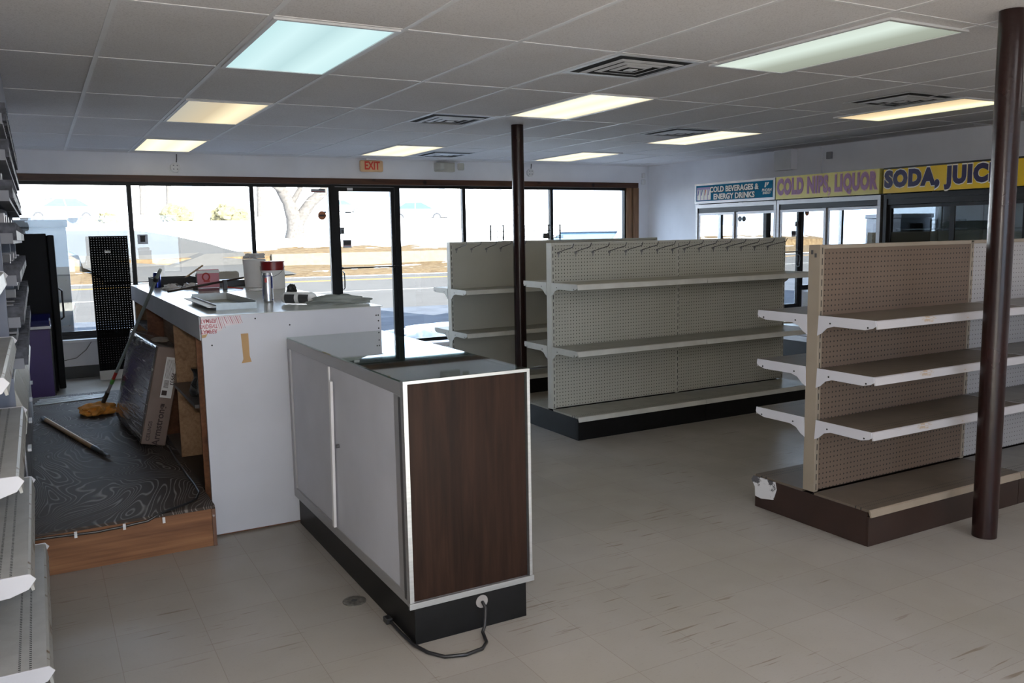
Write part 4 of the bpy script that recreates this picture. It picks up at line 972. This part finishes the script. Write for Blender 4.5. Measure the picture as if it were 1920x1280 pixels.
# open black box at the far left
bx = thing('open_box', 'open low black cardboard box at the far left of the counter', 'box', (.93, 7.3, ZC))
q = MB(); q.box(.78, 1.10, 7.15, 7.155, on(), on(.07)); q.box(.78, 1.10, 7.44, 7.445, on(), on(.07)); q.box(.78, .785, 7.155, 7.44, on(), on(.07)); q.box(1.095, 1.10, 7.155, 7.44, on(), on(.07)); q.build('box_wall', M_BLACK, bx)
MB().box(.785, 1.095, 7.155, 7.44, on(), on(.005)).build('box_bottom', mat('card_inside', (.35, .35, .33), .7), bx)
st = MB().cone((.98, 7.30, on(.02)), (1.20, 7.42, on(.15)), .007, seg=8).build('wooden_stick', mat('stick_wood', (.40, .30, .20), .6)); tag(st, 'thin wooden stick leaning out of the black box', 'stick')
c2_ = MB().lathe([(.022, 0), (.027, .004), (.027, .11), (.022, .118)], (.80, 7.05, on()), 20).build('blue_can', M_CBL, smooth=True); tag(c2_, 'small blue can beside the open black box', 'can')
for k, (x, y, s_, mm, lb, nm, cat) in enumerate(((.86, 6.75, (.06, .045, .028), 'clear_plastic_film', 'crumpled clear plastic wrap left of the pink slips', 'plastic_wrap', 'plastic film'), (1.0, 6.8, (.05, .05, .03), 'clear_plastic_film', 'crumpled clear plastic behind the black bits', 'plastic_wrap', 'plastic film'),
        (.90, 6.95, (.05, .03, .025), 'black_plastic', 'black plastic device among the clutter on the counter', 'black_device', 'device'), (1.02, 6.58, (.03, .03, .03), 'dark_grey_metal', 'small dark metal fitting beside the pink slip holder', 'metal_fitting', 'fitting'),
        (1.35, 6.1, (.07, .03, .012), 'white_paper', 'crumpled white paper in front of the white tub', 'paper_scrap', 'paper'))):
    o = MB().blob((0, 0, 0), s_, 20 + k, .6, 3, 3.5).build(nm, bpy.data.materials[mm], smooth=True); o.location = (x, y, on(s_[2] * .36)); tag(o, lb, cat)
tt = MB().box(1.16, 1.42, 6.78, 6.98, on(), on(.05)).build('black_tray', M_BLACKPL, bevel=.004); tag(tt, 'black plastic tray behind the slip holder', 'tray')
pp = MB().obox((1.30, 7.35, on(.05)), (.34, .10, .095), Matrix.Rotation(.1, 3, 'Z')).build('grey_package', mat('grey_bag', (.42, .41, .38), .6, bump=.3), bevel=.02); tag(pp, 'grey soft package lying behind the black tray', 'package')

# ================================================================ OUTSIDE
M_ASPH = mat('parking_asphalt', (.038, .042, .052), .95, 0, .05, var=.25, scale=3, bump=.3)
M_ROAD = mat('road_asphalt', (.042, .040, .0395), .95, 0, .03, var=.12, scale=2, bump=.2)
ZG = -.15
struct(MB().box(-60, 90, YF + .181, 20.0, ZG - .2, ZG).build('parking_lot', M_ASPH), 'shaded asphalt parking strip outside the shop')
SL = -.15
def road_strip(v0, v1, z0, z1, name, m_, lab):
    q = MB(); q.prism([(-60, v0 + 60 * .15), (100, v0 - 100 * .15), (100, v1 - 100 * .15), (-60, v1 + 60 * .15)], 'z', z0, z1); o = q.build(name, m_); struct(o, lab); return o
road_strip(19.2, 35.2, ZG - .3, ZG + .001, 'road', M_ROAD, 'sunlit road across from the shop')
M_YEL = mat('road_yellow', (.13, .075, .02), .95, 0, .03); M_WL = mat('road_white', (.12, .12, .12), .95, 0, .03)
road_strip(31.85, 32.0, ZG + .0012, ZG + .006, 'road_line', M_YEL, 'yellow centre line on the road'); road_strip(32.3, 32.45, ZG + .0012, ZG + .006, 'road_line', M_YEL, 'far yellow centre line on the road')
road_strip(25.5, 25.68, ZG + .0012, ZG + .006, 'road_line', M_WL, 'white edge line on the road')
t = NT('brown_grass_and_snow').set(.95, 0, .02); v = t.coord(kind='Object'); sp = t.add('ShaderNodeSeparateXYZ'); t.link(v, sp.inputs[0])
vv_ = t.math('ADD', sp.outputs[1], t.math('MULTIPLY', sp.outputs[0], .15))
n = t.noise(t.coord((.35, 1, 1)), .55, 5, .6); gr = t.ramp(t.noise(v, 4, 4, .7), [(.3, (.030, .019, .011)), (.7, (.072, .053, .031))])
far_ = t.math('DIVIDE', t.math('SUBTRACT', vv_, 41.5), 6.0)
k_ = t.math('ADD', t.math('MULTIPLY', t.math('MINIMUM', t.math('MAXIMUM', far_, 0), 1.2), .42), n)
sn = t.ramp(k_, [(.63, (0, 0, 0)), (.65, (1, 1, 1))])
t.col(t.mix(sn, gr, (.86, .88, .92))); M_BANK = t.m
from mathutils import noise as NZ
PROF = [(35.2, ZG + .02), (36.5, .0), (40.9, .15), (41.0, .62), (48, 1.4), (61, 2.62), (75, 3.2), (95, 4.0), (130, 5.0)]
def zprof(v_):
    for (a, za), (b_, zb) in zip(PROF, PROF[1:]):
        if v_ <= b_: return za + (zb - za) * max(0, v_ - a) / (b_ - a)
    return PROF[-1][1]
def terr(x, y):
    v_ = y + .15 * x; z = zprof(v_)
    return z + .10 * NZ.noise(Vector((x * .3, y * .3, 0))) * min(1, max(0, (v_ - 36)) / 3)
vs_list = [35.2, 35.6, 36, 36.5] + [37 + .5 * k for k in range(8)] + [40.9, 41.0] + [41.5 + .75 * k for k in range(26)] + [62 + 3 * k for k in range(24)]
q = MB(); G_ = []
for v_ in vs_list:
    G_.append([q.bm.verts.new((x, v_ - .15 * x, terr(x, v_ - .15 * x))) for x in [-40 + 1.5 * k for k in range(95)]])
for a, b_ in zip(G_, G_[1:]):
    for k in range(94): q.bm.faces.new((a[k], a[k + 1], b_[k + 1], b_[k]))
struct(q.build('roadside_bank', M_BANK, smooth=False), 'brown grass bank with patches of snow across the road')
# low retaining wall and driveway
q = MB()
for xa, xb in ((9.4, 60), (-30, 1.4)): q.prism([(xa, 40.78 - .15 * xa), (xb, 40.78 - .15 * xb), (xb, 41.05 - .15 * xb), (xa, 41.05 - .15 * xa)], 'z', -.1, .70)
struct(q.build('retaining_wall', mat('pale_concrete', (.078, .064, .048), .95, 0, .03)), 'low pale retaining wall along the bank')
q = MB(); prev = None
for k in range(26):
    u = k / 25; y = 34.4 + u * 18; xa = 2.2 - u * .6 - u * u * 3; xb = 9.2 - u * 2.0 - u * u * 2.5
    row = [q.bm.verts.new((xa + (xb - xa) * s_ / 4, y, max(terr(xa + (xb - xa) * s_ / 4, y), ZG) + .16 * (1 if 0 else 1) * (.35 + .65 * min(1, u * 3)))) for s_ in range(5)]
    if prev:
        for s_ in range(4): q.bm.faces.new((prev[s_], prev[s_ + 1], row[s_ + 1], row[s_]))
    prev = row
struct(q.build('driveway', mat('driveway_asphalt', (.030, .029, .0285), .95, 0, .03)), 'grey driveway climbing the bank across the road')
M_SNOW = mat('snow', (.82, .85, .90), .95, 0, .03, var=.08, scale=10, bump=.3)
for k, (x, y, sx, sy, sz, lb) in enumerate(((.98, 11.45, .50, .30, .42, 'snow pile outside the left window beside the metal freezer'), (4.75, 11.1, .30, .22, .20, 'small snow pile outside near the door, closest to the glass'), (6.4, 12.9, 1.6, .35, .12, 'long snow bank outside right of the door'), (6.2, 12.2, .2, .2, .42, 'pointed lump of snow rising from the snow bank'))):
    o = MB().blob((0, 0, 0), (sx, sy, sz), 30 + k, .5, 4, 2.2).build('snow_pile', M_SNOW, smooth=True); o.location = (x, y, ZG + sz * .33); tag(o, lb, 'snow')
ic = thing('ice_freezer', 'grey metal ice freezer outside the left window', 'ice freezer', (-.15, 11.1, ZG))
M_ICE = mat('galvanised_steel', (.16, .17, .19), .35, .5, scale=3)
MB().box(-.62, .315, 10.62, 11.4, ZG, 1.63).build('body', M_ICE, ic, bevel=.01)
MB().box(-.64, .33, 10.60, 11.42, 1.632, 1.715).build('lid', M_ICE, ic, bevel=.01)
q = MB()
for z in (.55, .8, 1.05, 1.3, 1.55): q.cone((.27, 10.615, z), (.27, 10.605, z), .008, seg=8)
q.build('rivet_row', M_DGRAY, ic)
struct(MB().box(-30, 40, -40, YB - .151, ZG - .2, ZG).build('added_back_yard', M_ASPH), 'unseen asphalt yard added behind the shop')  # ground added beyond the back window, dark to limit reflection in the front panes
# trees, bushes
M_BARK = mat('pale_bark', (.050, .046, .044), .95, 0, .03, var=.3, scale=8, bump=.5)
tr = thing('bare_tree', 'large bare forked tree on the bank outside the third window', 'tree', (12.3, 46, 1.3))
MB().tube([(12.3, 46, 1.1), (12.3, 46, 1.9), (12.25, 46, 2.5), (12.0, 46, 3.3), (11.5, 46.2, 4.4), (10.9, 46.4, 6.5), (10.6, 46.5, 9)], .3, 14, radii=[.65, .46, .42, .33, .27, .2, .1]).build('trunk', M_BARK, tr, smooth=True)
MB().tube([(12.32, 46, 2.0), (12.7, 46, 2.6), (13.2, 45.9, 3.3), (13.9, 45.8, 3.9), (14.9, 45.6, 4.8), (16.2, 45.4, 6.4)], .2, 12, radii=[.34, .34, .30, .27, .22, .12]).build('branch', M_BARK, tr, smooth=True)
MB().tube([(12.1, 46, 3.1), (12.6, 45.8, 4.0), (12.9, 45.6, 5.5), (13.0, 45.5, 8)], .1, 10, radii=[.18, .14, .11, .05]).build('branch', M_BARK, tr, smooth=True)
MB().tube([(11.8, 46, 3.8), (10.9, 45.8, 4.4), (9.9, 45.5, 5.6), (9.0, 45.2, 7)], .1, 10, radii=[.16, .13, .09, .04]).build('branch', M_BARK, tr, smooth=True)
for k, (x, y, h_, lb) in enumerate(((9.2, 88, 9, 'slim tree trunk far behind the left bush'), (11.8, 90, 9, 'slim tree trunk far behind between the two bushes'), (16.0, 70, 8, 'slim tree trunk left of the big forked tree'))):
    o = MB().tube([(0, 0, 0), (.1, 0, h_ * .5), (.0, 0, h_)], .3, 10, radii=[.35, .26, .12]).build('tree_trunk', M_BARK, smooth=True); o.location = (x, y, zprof(y + .15 * x) - .2); tag(o, lb, 'tree')
M_BUSH = mat('olive_bush', (.058, .050, .021), .9, var=.5, scale=14, bump=.8)
for k, (x, y, s_, lb) in enumerate(((8.3, 60, 1.25, 'round olive bush in the snow, left one of the pair'), (11.7, 60, 1.2, 'round olive bush in the snow, right one of the pair'), (4.0, 60, .8, 'small bush in the snow outside the leftmost window'))):
    q = MB()
    for n_ in range(9): q.blob((random.uniform(-.6, .6) * s_, random.uniform(-.3, .3) * s_, random.uniform(.0, .45) * s_), (.5 * s_, .4 * s_, .42 * s_), k * 11 + n_, .6, 3, 4, flat=False)
    o = q.build('bush', M_BUSH); o.location = (x, y, zprof(y + .15 * x)); tag(o, lb, 'bush')
# cars
def car(x, y, z, rz, m_, label, L=4.5):
    C_ = thing('car', label, 'car', (x, y, z), rz)
    W_ = .88; k = L / 4.5
    body = [(-2.2 * k, .30), (2.2 * k, .30), (2.25 * k, .55), (2.15 * k, .80), (1.0 * k, .95), (-1.6 * k, .98), (-2.15 * k, .90), (-2.25 * k, .55)]
    MB().prism(body, 'y', -W_, W_).build('body', m_, C_, bevel=.08, world=False)
    q = MB(); bt = [(-1.75 * k, .96), (1.15 * k, .94)]; tp_ = [(-1.05 * k, 1.42), (.25 * k, 1.42)]
    A_ = [q.bm.verts.new(p) for p in ((bt[0][0], -W_ + .06, bt[0][1]), (bt[1][0], -W_ + .06, bt[1][1]), (bt[1][0], W_ - .06, bt[1][1]), (bt[0][0], W_ - .06, bt[0][1]))]
    B__ = [q.bm.verts.new(p) for p in ((tp_[0][0], -W_ + .25, tp_[0][1]), (tp_[1][0], -W_ + .25, tp_[1][1]), (tp_[1][0], W_ - .25, tp_[1][1]), (tp_[0][0], W_ - .25, tp_[0][1]))]
    q.bm.faces.new(A_[::-1]); q.bm.faces.new(B__)
    for n_ in range(4): q.bm.faces.new((A_[n_], A_[(n_ + 1) % 4], B__[(n_ + 1) % 4], B__[n_]))
    q.build('windows', M_CARGLASS, C_, world=False)
    MB().box(tp_[0][0] - .03, tp_[1][0] + .03, -W_ + .23, W_ - .23, 1.41, 1.45).build('roof', m_, C_, bevel=.02, world=False)
    q = MB()
    for s_ in (-1, 1):
        for a, b_ in ((bt[0], tp_[0]), (bt[1], tp_[1]), ((-.25 * k, .96), (-.25 * k, 1.42))):
            q.tube([(a[0], s_ * (W_ - .055), a[1]), (b_[0], s_ * (W_ - .245), b_[1])], .035, 8)
    q.build('pillars', m_, C_, world=False)
    for wx in (-1.4 * k, 1.4 * k):
        for s_ in (-1, 1):
            w__ = MB().cone((wx, s_ * (W_ - .2), .32), (wx, s_ * (W_ + .01), .32), .32, seg=24).build('wheel', M_BLACKPL, C_, world=False)
            MB().cone((wx, s_ * (W_ + .011), .32), (wx, s_ * (W_ + .02), .32), .2, seg=16).build('hubcap', M_ALU, w__, world=False)
    for s_ in (-1, 1):
        MB().box(2.17 * k, 2.26 * k, s_ * .62 - .2, s_ * .62 + .2, .60, .72).build('headlight', M_WHITEPL, C_, world=False)
        MB().box(-2.26 * k, -2.17 * k, s_ * .62 - .2, s_ * .62 + .2, .62, .78).build('taillight', M_RED, C_, world=False)
    return C_
M_CARGLASS = mat('car_glass', (.02, .045, .075), .08, 0, .9)
M_CARW = mat('car_white', (.16, .16, .17), .3, .1); M_CARS = mat('car_silver', (.20, .215, .24), .3, .3)
car(25.6, 60, 2.42, R(-35), M_CARW, 'white car parked in the snow outside, right of the door')
car(1.2, 58, 2.55, R(205), M_CARW, 'white car with red tail light outside the leftmost window')
car(27.0, 84, 3.6, R(10), M_CARS, 'small silver car far away seen through the door glass')
cr_ = car(9.6, 13.8, ZG, R(200), M_CARS, 'silver car parked just outside the rightmost window')
cr_.scale = (1.12, 1.12, 1.14)
# houses
M_HOUSE = mat('white_siding', (.45, .45, .46), .95, 0, .03, var=.05); M_HWIN = mat('house_window', (.10, .11, .13), .3); M_ROOF = mat('snowy_roof', (.7, .72, .76), .8)
def house(x, y, w_, d_, h_, label, nw=5):
    z = zprof(y + .15 * x) - .5
    Hh = thing('house', label, 'house', (x, y, z))
    MB().box(x, x + w_, y, y + d_, z, z + h_).build('walls', M_HOUSE, Hh)
    MB().prism([(y - .4, z + h_), (y + d_ + .4, z + h_), (y + d_ / 2, z + h_ + 2.5)], 'x', x - .4, x + w_ + .4).build('roof', M_ROOF, Hh)
    for k in range(nw):
        for r_ in range(2):
            xx = x + (k + .5) * w_ / nw; zz = z + 1.9 + 2.7 * r_
            if zz + 1.2 < z + h_: MB().box(xx - .5, xx + .5, y - .05, y - .001, zz, zz + 1.3).build('window', M_HWIN, Hh)
house(-6, 96, 20, 9, 6.5, 'long white house far behind the left windows', 6)
house(17, 100, 16, 9, 6.5, 'white house behind the forked tree', 5)
house(40, 92, 15, 9, 6.2, 'white house behind the parked white car', 4)
house(60, 78, 18, 9, 6.2, 'white house with porch seen through the right windows', 5)
house(84, 70, 18, 9, 6.2, 'white house farthest to the right across the road', 5)
house(-34, 90, 22, 9, 6.2, 'white house at the far left across the road', 5)
